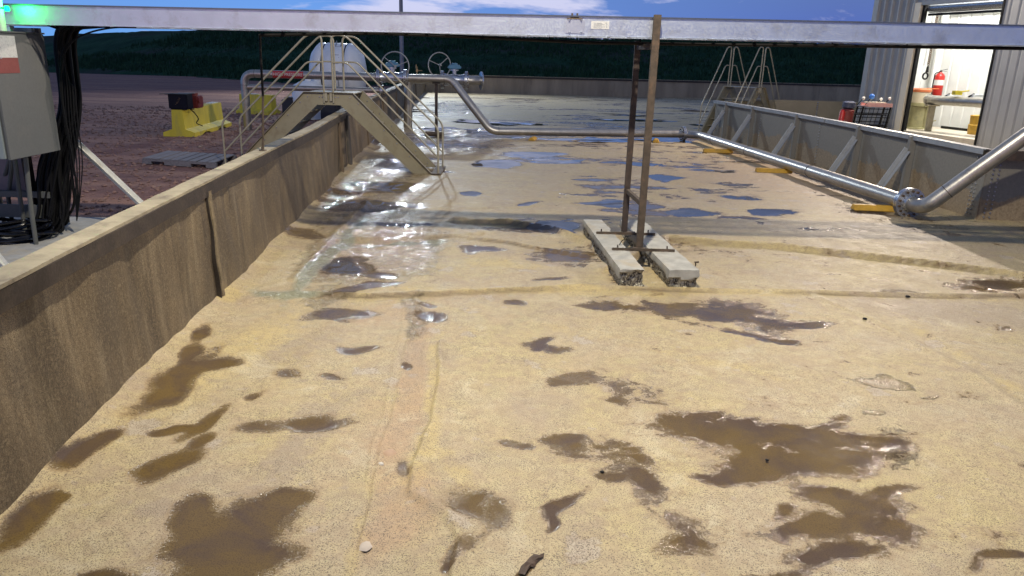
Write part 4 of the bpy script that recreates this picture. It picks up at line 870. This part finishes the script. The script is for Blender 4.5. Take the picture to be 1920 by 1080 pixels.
# ------------------------------------------------------------------ barriers, block, pallet, tank
def barrier(label,x,y,L,rz,wb=.92,h=.78,grp='yellow traffic barriers in the yard'):
    root=thing('traffic_barrier',label,'barrier',(x,y,-.03),grp); c,s=math.cos(rz),math.sin(rz)
    pr=[(-wb/2,.0),(-wb/2,.12),(-wb/2+.22,.20),(-.19,.22),(-.155,h),(.155,h),(.19,.22),(wb/2-.22,.20),(wb/2,.12),(wb/2,0)]
    m=MB(); nL=12; pts=[]
    for k in range(nL+1):
        t=k/nL*L
        for a,b in pr:
            zz=b-.03
            if b==0 and k in (3,4,8,9): zz+=.06
            m.v.append((x+a*c-t*s,y+a*s+t*c,zz))
    n=len(pr)
    for k in range(nL):
        for i in range(n): m.f.append((k*n+i,k*n+(i+1)%n,(k+1)*n+(i+1)%n,(k+1)*n+i))
    m.f+= [tuple(range(n)),tuple(nL*n+i for i in range(n-1,-1,-1))]
    m.build('barrier_body',M['yellowb'],root,smooth=20)
    k=MB(); ct=(x-(L-.45)*s,y+(L-.45)*c); k.box((ct[0],ct[1],h-.018),(.2,.62,.03),rz); k.build('lifting_slot',M['whitem'],root); return root
barrier('yellow traffic barrier in the gravel carrying a black crate',-10.03,22.5,3.7,math.radians(4))
q=G(505,214); barrier('yellow traffic barrier standing partly hidden behind the tan stairs',float(q[0])+.15,q[1]+.2,1.5,math.radians(75))
cr=thing('crate','black plastic crate on the near end of the yellow barrier','crate',(-10.0,22.7,.76))
cx,cy=-9.98,22.72; m=MB(); zz0=.755
m.b2((cx-.24,cy-.2,zz0),(cx+.24,cy+.2,zz0+.03)); m.b2((cx-.27,cy-.22,zz0+.03),(cx+.27,cy-.2,zz0+.43)); m.b2((cx-.27,cy+.2,zz0+.03),(cx+.27,cy+.22,zz0+.43)); m.b2((cx-.28,cy-.2,zz0+.03),(cx-.26,cy+.2,zz0+.43)); m.b2((cx+.26,cy-.2,zz0+.03),(cx+.28,cy+.2,zz0+.43))
m.build('crate_body',paint('dark_blue_black',(.004,.005,.012),.6,spec=.2),cr,bevel=.008)
m=MB(); m.box((cx-.05,cy,zz0+.44),(.62,.5,.02),.05); m.bar((cx-.55,cy-.15,zz0+.43),(cx-.2,cy,zz0+.45),.05,.015); m.build('lid',M['black'],cr)
m=MB()
for k in range(5): m.bar((cx-.08+.03*k,cy-.226,zz0+.14+.05*k),(cx+.02+.02*k,cy-.226,zz0+.2+.03*k),.004,.012,(0,1,0))
m.build('scuff_mark',M['brass'],cr)
ge=thing('small_engine','small dull red engine behind the black crate on the barrier','engine',(-9.9,23.5,.76)); ex,ey=-9.82,23.35
m=MB(); m.b2((ex-.2,ey-.2,.76),(ex+.16,ey+.25,1.12)); m.build('engine_body',M['dred'],ge,bevel=.03)
m=MB(); m.cyl((ex-.02,ey,1.12),(ex-.02,ey,1.2),.12,14); m.cyl((ex+.12,ey-.1,1.0),(ex+.2,ey-.1,1.0),.09,12); m.build('air_filter',M['dred'],ge)
m=MB(); m.cyl((ex-.32,ey-.12,.9),(ex-.2,ey-.12,.9),.08,12); m.b2((ex-.34,ey-.25,.78),(ex-.22,ey+.1,1.02)); m.build('pump_end',M['greyb'],ge,bevel=.01)
m=MB(); m.bar((ex-.4,ey-.2,1.2),(ex+.1,ey-.2,1.21),.04,.02); m.build('handle',M['greyb'],ge)
m=MB(); m.tube(fillet([(ex-.1,ey-.3,.8),(ex+.12,ey-.36,.62),(ex+.2,ey-.3,.45),(ex+.08,ey-.3,.33),(ex+.3,ey-.32,.25)],.1,4),.015,6); m.build('hose',M['black'],ge)
q=G(582,222); m=MB(); m.b2((q[0]-1.0,q[1]-.3,-.03),(q[0]+1.1,q[1]+.5,.72)); m.b2((q[0]-.9,q[1]-.32,.72),(q[0]+1.0,q[1]+.4,.80)); tag(m.build('tote_box',paint('navy_plastic',(.012,.018,.032),.5),bevel=.03),'dark navy storage box on the gravel behind the tan stairs','box')
def pallet():
    c0=G(264,304,-.03); root=thing('pallet','weathered grey wooden pallet lying on the gravel left of the wall','pallet',(-7.6,17,-.03))
    A=Vector(G(266,296,.11)); B=Vector(G(405,305,.11)); Cc=Vector(G(445,289,.11)); Dd=Vector(G(310,283,.11)); 
    u=(B-A); v=(Dd-A)*.5+(Cc-B)*.5; A.z=0;u.z=0;v.z=0
    def bx(u0,u1,v0,v1,z0,z1,nm):
        m=MB(); m.prism([A+u*u0+v*v0+Vector((0,0,z0)),A+u*u1+v*v0+Vector((0,0,z0)),A+u*u1+v*v1+Vector((0,0,z0)),A+u*u0+v*v1+Vector((0,0,z0))],(0,0,z1-z0)); return m.build(nm,M['wood'],root)
    for k in range(8):
        a=k/8+.008; bx(a,a+.125*(.78 if k%3 else .86),0,1,.09+.002*(k%2),.11+.002*(k%2),'deck_board')
    for v0 in (.0,.47,.94):
        for (ua,ub,zl) in ((0,.12,-.02),(.12,.30,.05),(.30,.66,-.02),(.66,.86,.05),(.86,1,-.02)): bx(ua,ub,v0,v0+.06,zl,.088,'stringer')
pallet()
WT=thing('storage_tank','white plastic horizontal storage tank standing beyond the tan stairs','tank',(-7,31,0))
yT=31.; a=Vector(D(583,120,yT)); b_=Vector(D(685,120,yT)); cxT=(a.x+b_.x)/2; Lh=(b_.x-a.x)/2; zc=1.72; rT=1.13
m=MB(); prof=[(-Lh,.02),(-Lh+.03,.45),(-Lh+.14,.82),(-Lh+.3,1.02),(-Lh+.42,rT),(-.48,rT),(-.45,rT-.03),(-.40,rT-.03),(-.37,rT),(.37,rT),(.40,rT-.03),(.45,rT-.03),(.48,rT),(Lh-.42,rT),(Lh-.3,1.02),(Lh-.14,.85),(Lh-.03,.45),(Lh,.02)]
m.lathe((cxT,yT,zc),(1,0,0),prof,40); m.build('tank_shell',M['white'],WT,smooth=50)
for dx in (-.425,.425):
    m=MB(); m.lathe((cxT+dx,yT,zc),(1,0,0),[(-.02,rT-.02),(.02,rT-.02)],40); m.build('strap',M['blackm'],WT)
for dx in (-.72,.0,.72):
    m=MB(); m.b2((cxT+dx-.13,yT-.95,0),(cxT+dx+.13,yT+.95,.85)); m.build('leg',M['white'],WT,bevel=.03)
m=MB(); 
for dx in (-.10,.10): m.tube([(cxT+dx+.15,yT-.9,.6),(cxT+dx+.15,yT-1.2,1.5),(cxT+dx+.15,yT-.95,2.3),(cxT+dx+.15,yT-.3,2.92)],.02,6)
for t in range(7): 
    yy=[-.98,-1.08,-1.17,-1.18,-1.08,-.9,-.55][t]; m.bar((cxT+.05,yT+yy,.9+t*.3),(cxT+.25,yT+yy,.9+t*.3),.02,.02)
m.build('ladder',M['greyb'],WT)
q=Vector(D(580,158,30)); m=MB(); m.lathe((q.x,29.8,0),(0,0,1),[(0,.62),(1.05,.62),(1.25,.55),(1.38,.32),(1.42,.12),(1.5,.10)],28); m.bar((q.x+.2,29.3,1.12),(q.x+.45,29.3,1.12),.03,.03); tag(m.build('small_tank',M['white'],smooth=50),'smaller white domed tank to the left of the horizontal tank','tank')
# light pole
q=D(753,130,58); pl=thing('light_pole','tall thin grey light pole rising beyond the far wall','light pole',(float(q[0]),58.2,0))
m=MB(); m.cyl((float(q[0]),58.2,-.1),(float(q[0])-.0,58.2,12.6),.17,14,.10); m.build('pole',M['greyb'],pl)
m=MB(); m.b2((float(q[0])-.5,58.0,12.4),(float(q[0])+.5,58.1,12.5)); m.b2((float(q[0])-.5,57.7,12.15),(float(q[0])-.1,58.,12.4)); m.b2((float(q[0])+.1,57.7,12.15),(float(q[0])+.5,58.,12.4)); m.build('lamp_head',M['greyb'],pl)
# trees on the skyline
def tree(x,y,z,h,w,n,label):
    root=thing('tree',label,'tree',(x,y,z)); m=MB(); m.tube([(x,y,z-.3),(x+.1,y,z+h*.4),(x,y,z+h*.9)],.1,7,rr=[.16,.1,.03])
    for k in range(9):
        a=random.uniform(0,6.28); zz=z+h*random.uniform(.3,.8); m.tube([(x,y,zz),(x+w*.5*math.cos(a),y+w*.5*math.sin(a),zz+h*.2)],.03,5)
    m.build('trunk',M['rustd'],root); c=MB()
    cl=[(random.gauss(0,w*.33),random.gauss(0,w*.33),random.uniform(.25,1.0)) for _ in range(26)]
    for i in range(n):
        k=random.choice(cl); g=random.gauss; p=Vector((x+k[0]*(1.15-.5*k[2])+g(0,w*.09),y+k[1]+g(0,w*.09),z+h*k[2]+g(0,h*.06))); s=random.uniform(.06,.16); u=Vector((g(0,1),g(0,1),g(0,1))).normalized()*s; v=Vector((g(0,1),g(0,1),g(0,1))).normalized()*s
        c.add([p,p+u,p+u+v*.8,p+v],[(0,1,2,3)])
    c.build('crown',M['leaf'],root,smooth=0)
q=D(398,30,96); tree(float(q[0]),96,3.6,3.3,2.6,2200,'dark leafy tree top showing over the tray at the upper left')
q=D(1060,70,110); tree(float(q[0]),110,2.2,3.4,2.,1500,'small dark tree on the skyline beneath the tray splice')
q=D(1098,70,110); tree(float(q[0]),110,2.2,3.2,1.4,1200,'narrow dark tree on the skyline beneath the tray sticker')
# ------------------------------------------------------------------ metal building with open bay
BD=thing('metal_building','grey ribbed metal building with a brightly lit open bay at the right','building',(13,26,0))
k_=.85; RJ=Vector((16.2*k_,26.9*k_,0)); dv=Vector((-.282,.959,0)).normalized(); nv=Vector((dv.y,-dv.x,0))  # nv points into the building
def bp(a,b,z): return RJ+dv*a+nv*b+Vector((0,0,z))
def onface(px,py,b=0.):
    # meets the facade plane
    r=Vector(ray(px,py)); c=Vector(CAM); t=((RJ+nv*b)-c).dot(nv)/r.dot(nv); p=c+r*t; return (p-RJ).dot(dv),p.z
aL=onface(1700,150)[0]; aC=onface(1616,150)[0]; hd=onface(1800,6)[1]; aR=onface(1856,130)[0]
def cladding(a0,a1,b0,b1,z0,z1,name,mat,pitch=.30,rib=.035,dirn=-1,par=BD):
    """ribbed sheet from (a0,b0) to (a1,b1)"""
    p=bp(a0,b0,0); q=bp(a1,b1,0); d=(q-p); L=d.length; d.normalize(); nn=Vector((d.y,-d.x,0))*dirn; m=MB(); pts=[]; s=0
    while s<L-.01:
        for ds,o in ((0,0),(pitch-.11,0),(pitch-.085,rib),(pitch-.025,rib)):
            if s+ds<L: pts.append((s+ds,o))
        s+=pitch
    pts.append((L,0)); n=len(pts)
    for z in (z0,z1): m.v+=[tuple(p+d*s_+nn*o+Vector((0,0,z))) for s_,o in pts]
    m.f=[(i,i+1,n+i+1,n+i) for i in range(n-1)]; return m.build(name,mat,par,smooth=0)
ZT=7.6
cladding(aC,aL+.02,0,0,-.03,ZT,'wall',M['clad'],dirn=1,rib=.07,pitch=.33); 
cladding(aR-.02,aR-16,0,0,-.03,ZT,'wall',M['clad'],dirn=-1,pitch=.30,rib=.02)
cladding(aL+.02,aR-.02,.0,.0,hd+.1,ZT,'wall',M['clad'],dirn=-1)
cladding(aC,aC,0,11,-.03,ZT,'wall',M['clad'],dirn=1,rib=.03)
m=MB(); m.prism([bp(aC+.05,-.2,ZT),bp(aR-16,-.2,ZT),bp(aR-16,11,ZT+1.2),bp(aC+.05,11,ZT+1.2)],(0,0,.08)); m.build('roof',M['clad'],BD)
def trim(a,b0,b1,w,z0,z1,mat,nm):
    m=MB(); m.prism([bp(a-w/2,b0,z0),bp(a+w/2,b0,z0),bp(a+w/2,b1,z0),bp(a-w/2,b1,z0)],(0,0,z1-z0)); return m.build(nm,mat,BD)
trim(aL+.06,-.06,.12,.34,0,hd+.1,M['trimb'],'door_trim'); trim(aL-.17,.02,.14,.09,0,hd+.08,M['black'],'door_track'); trim(aR-.03,-.03,.12,.06,0,hd+.1,M['blackm'],'door_trim')
m=MB(); m.prism([bp(aL-.12,-.05,hd+.02),bp(aR,-.05,hd+.02),bp(aR,.10,hd+.02),bp(aL-.12,.10,hd+.02)],(0,0,.10)); m.build('door_header',M['clad'],BD)
m=MB(); m.cyl(bp(aL-.2,.28,hd-.06),bp(aR+.03,.28,hd-.06),.16,20); rd=m.build('roller_door',M['inoxb'],BD)
m=MB(); m.prism([bp(aL-.2,.2,hd-.30),bp(aR+.03,.2,hd-.30),bp(aR+.03,.24,hd-.30),bp(aL-.2,.24,hd-.30)],(0,0,.07)); m.build('bottom_bar',M['black'],rd)
# interior
BI=2.85; SA=5.05; FZ=.5
cladding(SA,aR-7,BI,BI,0,ZT-1,'inner_wall',M['cladi'],pitch=.45,rib=.03,dirn=-1)
cladding(SA,SA,.15,BI,0,ZT-1,'inner_wall',M['cladi'],pitch=.3,rib=.03,dirn=1)
m=MB(); m.prism([bp(SA,.04,-.03),bp(aR-7,.04,-.03),bp(aR-7,BI-.04,-.03),bp(SA,BI-.04,-.03)],(0,0,FZ+.03)); m.build('bay_floor',paint('bay_floor',(.50,.45,.36),.6,0,.1,((.3,.24,.15),.5),3),BD)
m=MB(); m.prism([bp(SA,.1,ZT-1),bp(aR-7,.1,ZT-1),bp(aR-7,BI,ZT-1),bp(SA,BI,ZT-1)],(0,0,.05)); m.build('ceiling',M['cladi'],BD)
m=MB(); m.prism([bp(aR-7,.1,0),bp(aR-7,BI,0),bp(aR-7,BI,ZT-1),bp(aR-7,.1,ZT-1)],dv*.05); m.build('inner_wall',M['cladi'],BD)
m=MB(); zg=onface(1780,26,BI)[1]; m.prism([bp(SA-.02,BI-.12,zg),bp(aR-6.9,BI-.12,zg),bp(aR-6.9,BI-.06,zg),bp(SA-.02,BI-.06,zg)],(0,0,.12)); m.build('girt',paint('girt',(.5,.5,.48),.5),BD)
lf=MB(); c0=bp((aL+aR)/2,1.6,ZT-1.2); lf.box(c0,(1.4,.3,.1),math.atan2(dv.y,dv.x)); fo=lf.build('bay_light',flat_emit('bay_lamp',(1,.97,.88),12),BD)
l1=lamp('bay_lamp','AREA',tuple(bp((aL+aR)/2-.1,1.1,ZT-1.5)),900,(1,.95,.82),tuple(bp((aL+aR)/2,1.9,0)),1.4,sy=.4); l1.data.energy=430; l1.data.color=(1,.98,.93); l1.parent=BD; l1.matrix_parent_inverse=Matrix.Translation(-Vector(BD.location))
m=MB(); p=bp(.9,-.12,6.6); m.box(p,(.3,.2,.25),math.atan2(dv.y,dv.x)); m.build('wall_lamp_housing',M['blackm'],BD)
# things in and at the bay
def ib(px,py,b):
    a,z=onface(px,py,b); return bp(a,b,z)
def ext(label,p,h,r,par_mat='red',lean=(0,0,1)):
    root=thing('fire_extinguisher',label,'fire extinguisher',p); p=Vector(p)
    m=MB(); m.lathe(p,(0,0,1),[(0,r*.9),(.02,r),(h*.78,r),(h*.87,r*.75),(h*.92,r*.35),(h*.95,r*.3)],20); bo=m.build('cylinder',M[par_mat],root,smooth=50)
    m=MB(); m.lathe(p+Vector((0,0,h*.45)),(0,0,1),[(0,r*1.01),(h*.2,r*1.01)],20); m.build('label',M['label'],bo)
    m=MB(); m.b2((p.x-.03,p.y-.03,p.z+h*.93),(p.x+.03,p.y+.03,p.z+h)); m.bar(p+Vector((0,0,h)),p+Vector((r*1.3,-.02,h*1.06)),.02,.015); m.bar(p+Vector((0,0,h*.97)),p+Vector((r*1.2,-.02,h*.97)),.02,.01); m.build('valve_handle',M['blackm'],root)
    m=MB(); m.tube(fillet([p+Vector((-.02,-.03,h*.96)),p+Vector((-r*1.3,-.05,h*.9)),p+Vector((-r*1.35,-.05,h*.4)),p+Vector((-r*1.2,-.05,h*.1))],.08,5),.018,7); m.build('hose',M['black'],root); return root
p=ib(1755,182,2.2); h_=(ib(1757,132,2.2)-p).z; ext('large red fire extinguisher hanging inside the lit bay',p,h_,.165)
m=MB(); c=ib(1741,200,2.55); m.b2((c.x-.10,c.y-.06,FZ),(c.x+.10,c.y+.06,ZT-1.02)); tag(m.build('bay_column',M['cladi']),'white steel column behind the fire extinguisher in the bay','column')
ch=thing('chain_hoist','rusty lifting chain with round hook hanging in the open bay','chain hoist',tuple(ib(1757,0,.9)))
a=ib(1758,12,.9); b_=ib(1740,124,.9); n=46
m=MB(); a=Vector((b_.x,b_.y,a.z+.8)) ; 
for k in range(n):
    c=a.lerp(b_,k/n); m.torus(c,(1,.3,0) if k%2 else (.3,-1,0),.042,.013,8,5)
m.build('load_chain',M['chain'],ch); m=MB()
for k in range(60):
    c=a.lerp(b_,k/60)+Vector((-.14,0,0)); m.torus(c,(1,.3,0) if k%2 else (.3,-1,0),.026,.007,6,4)
m.build('hand_chain',M['greyb'],ch)
m=MB(); m.cyl(b_,b_+Vector((0,0,-.2)),.03,10,.05); m.torus(b_+Vector((-.03,0,-.32)),(.3,-1,0),.10,.028,20,8); m.build('hook',M['blackm'],ch)
pi=thing('raised_pipe','grey pipe resting on a tan stand inside the bay','pipe',tuple(ib(1740,255,.8)))
a=ib(1740,187,.8); b_=ib(1900,196,.8); 
m=MB(); m.cyl(a,b_,.15,20); m.lathe(a,(b_-a),[(-.1,.11),(.0,.19),(.06,.19)],20); m.build('pipe',M['inox'],pi)
st0=ib(1748,200,.8); m=MB(); m.b2((st0.x-.09,st0.y-.06,FZ),(st0.x+.09,st0.y+.06,a.z-.15)); m.b2((st0.x-.2,st0.y-.1,a.z-.19),(st0.x+.2,st0.y+.1,a.z-.15)); m.build('stand',M['tan'],pi)
pm=thing('pump_column','olive cylindrical pump column with an orange top beside the bay door','pump',tuple(ib(1705,255,1.2)))
a=ib(1712,250,1.1); a.z=FZ; t1=ib(1712,190,1.1).z-FZ
m=MB(); m.lathe(a,(0,0,1),[(0,.32),(.05,.32),(.06,.25),(t1-.15,.25),(t1-.13,.32),(t1-.03,.32)],24); m.build('column',M['olive'],pm)
m=MB(); m.cyl(a+Vector((.28,-.1,0)),a+Vector((.28,-.1,t1)),.11,14); m.tube(fillet([a+Vector((.42,-.1,t1-.3)),a+Vector((.55,-.1,.45)),a+Vector((.45,-.1,.25)),a+Vector((.65,-.1,.3))],.15,4),.02,6); m.build('hose',M['olive'],pm)
m=MB(); m.lathe(a+Vector((0,0,t1-.03)),(0,0,1),[(0,.27),(.35,.33),(.36,.0)],20); m.build('bucket',M['trimb'],pm)
m=MB(); m.lathe(a+Vector((0,0,t1+.33)),(0,0,1),[(0,.34),(.08,.35),(.12,.28)],20); m.bar(a+Vector((.2,0,t1+.45)),a+Vector((.6,0,t1+.45)),.05,.03); m.build('lid',M['orange'],pm)
a=ib(1834,240,1.7); m=MB(); a.z=FZ; m.lathe(a,(0,0,1),[(0,.28),(.3,.30),(.32,.27),(.6,.29),(.62,.1)],20); tag(m.build('yellow_drum',M['yellow']),'yellow drum on the bay floor next to the right door edge','drum')
a=ib(1795,172,.8); a=Vector(ib(1795,178,.8)); m=MB(); m.b2((a.x-.14,a.y-.1,a.z+.0),(a.x+.1,a.y+.1,a.z+.13)); m.bar((a.x+.08,a.y,a.z+.1),(a.x+.35,a.y,a.z+.14),.06,.04); tag(m.build('yellow_tool',paint('bright_yellow',(.6,.5,.03),.5),bevel=.01),'yellow hand tool lying on the raised pipe','tool')
for px,lb in ((1776,'white tool case on the raised pipe, left of the yellow tool'),(1822,'white tool case on the raised pipe, by the right door edge')):
    a=Vector(ib(px,182,.85)); root=thing('tool_case',lb,'case',a,'white cases on the raised pipe'); m=MB(); m.b2((a.x-.02,a.y-.1,a.z-.02),(a.x+.36,a.y+.12,a.z+.08)); m.build('case_body',M['white'],root,bevel=.01)
    m=MB(); m.bar((a.x-.1,a.y,a.z),(a.x+.06,a.y,a.z+.1),.05,.04); m.build('handle',M['blackm'],root)
a=ib(1765,243,2.4); b_=ib(1832,246,2.4); m=MB(); m.bar((a.x,a.y,FZ+.045),(b_.x,b_.y,FZ+.045),.1,.08); tag(m.build('floor_channel',M['blackm']),'dark steel channel lying on the bay floor','channel')
# red unit and wire rack beyond the tank rim
a=Vector(D(1586,226,24.5)); base=Vector((a.x,24.5,0)); zt_=float(D(1590,192,24.5)[2])
ru=thing('red_pump_unit','dark red cylinder unit with a blue-black head between tank and building','pump',base)
m=MB(); m.lathe(base,(0,0,1),[(0,.20),(.03,.21),(zt_-.25,.21),(zt_-.2,.17)],18); m.build('cylinder',M['dred'],ru)
m=MB(); m.lathe(base+Vector((-.25,-.1,0)),(.06,0,1),[(0,.09),(zt_-.3,.09),(zt_-.22,.05)],14); m.build('side_bottle',M['red'],ru); m=MB(); m.lathe(base+Vector((-.2,-.1,zt_-.72)),(.06,0,1),[(0,.092),(.14,.092)],14); m.build('label',M['label'],ru)
m=MB(); m.lathe(base+Vector((.02,0,zt_-.2)),(0,0,1),[(0,.12),(.05,.2),(.2,.2),(.24,.12)],14); m.cyl(base+Vector((.1,0,zt_-.1)),base+Vector((.6,0,zt_-.1)),.02,6); m.build('head',paint('navy_head',(.04,.05,.09),.5),ru)
rk2=thing('wire_rack','black wire rack with a pink tray and ball-ended rods against the grey building','rack',(base.x+1.1,24.5,0))
x0,x1=float(D(1602,226,24.3)[0]),float(D(1660,226,24.3)[0]); zz1=float(D(1640,200,24.3)[2])
m=MB()
for xx in (x0,x0+.02,x1-.12,x1-.1): m.bar((xx,24.2,0),(xx+.16,24.2,zz1),.03,.03); m.bar((xx,24.6,0),(xx+.16,24.6,zz1),.03,.03)
for k in range(7): z=zz1*(.35+.1*k); m.bar((x0-.05,24.2,z),(x1+.05,24.2,z),.022,.022)
for k in range(8): xx=x0+(x1-x0)*k/7; m.bar((xx,24.19,zz1*.45),(xx+.1,24.19,zz1*.98),.012,.012)
m.b2((x0,24.25,zz1*.55),(x1,24.6,zz1*.57)); m.b2((x0,24.25,zz1*.8),(x1,24.6,zz1*.82)); m.build('wire_frame',M['blackm'],rk2)
m=MB(); m.b2((x0+.25,24.15,zz1),(x1+.08,24.62,zz1+.03)); m.b2((x0+.25,24.15,zz1+.03),(x1+.08,24.17,zz1+.11)); m.b2((x0+.25,24.6,zz1+.03),(x1+.08,24.62,zz1+.11)); m.build('tray',M['tray'],rk2)
m=MB(); m.b2((x0+.3,24.2,zz1+.1),(x1-.1,24.5,zz1+.14)); m.build('paper',M['trimb'],rk2)
for px,py,mt in ((1619,184,'whitem'),(1635,181,'blue2'),(1652,186,'whitem'),(1668,185,'whitem')):
    t=Vector(D(px,py,24.4)); mm=M['whitem'] if mt=='whitem' else paint('blue_ball',(.03,.15,.5),.4)
    m=MB(); m.cyl((t.x-.18,24.4,zz1+.02),t,.014,6); r_=m.build('rod',M['blackm'],rk2)
    m=MB(); rr=.05 if mt=='whitem' else .085; m.lathe(t+Vector((0,0,-rr)),(0,0,1),[(rr*(1-math.cos(a_)),rr*math.sin(a_)) for a_ in [math.pi*i/8 for i in range(9)]],10); m.build('ball_end',mm,r_)
# ------------------------------------------------------------------ small things on the liner
def pebble(px,py,sx,sy,h,mat,label,nm='stone'):
    q=G(px,py); m=MB(); n=11; sc_=2*G(px+1,py)[0]-2*q[0]
    r0=[random.uniform(.82,1.1) for _ in range(n)]; sx*=sc_/2; syw=sx*sy
    for (k,z) in ((1.,0.004),(1.03,h*.45),(.8,h*.9),(.35,h)):
        for i in range(n): g=2*math.pi*i/n; m.v.append((q[0]+sx*k*r0[i]*math.cos(g),q[1]+syw*k*r0[i]*math.sin(g),z))
    for j in range(3):
        for i in range(n): m.f.append((j*n+i,j*n+(i+1)%n,(j+1)*n+(i+1)%n,(j+1)*n+i))
    m.f.append(tuple(range(3*n,4*n))); return tag(m.build(nm,mat,smooth=60),label,nm.replace('_',' '))
pebble(685,1026,13,1.2,.012,paint('pale_stone',(.5,.43,.36),.8,0,.15),'pale flat pebble on the liner near the bottom edge')
pebble(730,851,15,.9,.016,paint('pink_stone',(.42,.28,.18),.6,0,.2),'pinkish stone fragment lying in the liner seam')
pebble(714,873,6,.9,.02,paint('white_chip',(.6,.55,.48),.5,0,.1),'tiny pale chip just below the pinkish stone')
pebble(1621,599,4,1,.02,M['black'],'small black pebble on the dry foam at the right')
pebble(1702,557,4,1,.02,M['black'],'small black pebble on the liner fold at the far right')
pebble(1438,864,3.5,1,.012,M['black'],'black speck of debris in the brown puddle')
pebble(1129,886,4,1,.012,M['black'],'black speck of debris left of the large brown puddle')
o_=[(972,1074),(977,1062),(986,1054),(993,1046),(1001,1039),(1011,1041),(1021,1037),(1019,1046),(1012,1050),(1006,1056),(1002,1065),(995,1063),(989,1071),(984,1079),(977,1077)]
P_=[G(*p) for p in o_]; c_=sum(P_)/len(P_); m=MB(); m.v=[(p[0],p[1],.003) for p in P_]+[(c_[0]+(p[0]-c_[0])*.55,c_[1]+(p[1]-c_[1])*.55,.007+.012*random.random()) for p in P_]+[(c_[0],c_[1],.008)]
n=len(P_)
for i in range(n): j=(i+1)%n; m.f+=[(i,j,n+j,n+i),(n+i,n+j,2*n)]
tag(m.build('leaf_scrap',paint('dark_scrap',(.085,.055,.038),.7,0,.5),smooth=0),'dark crumpled leaf-like scrap at the bottom centre of the basin','scrap')
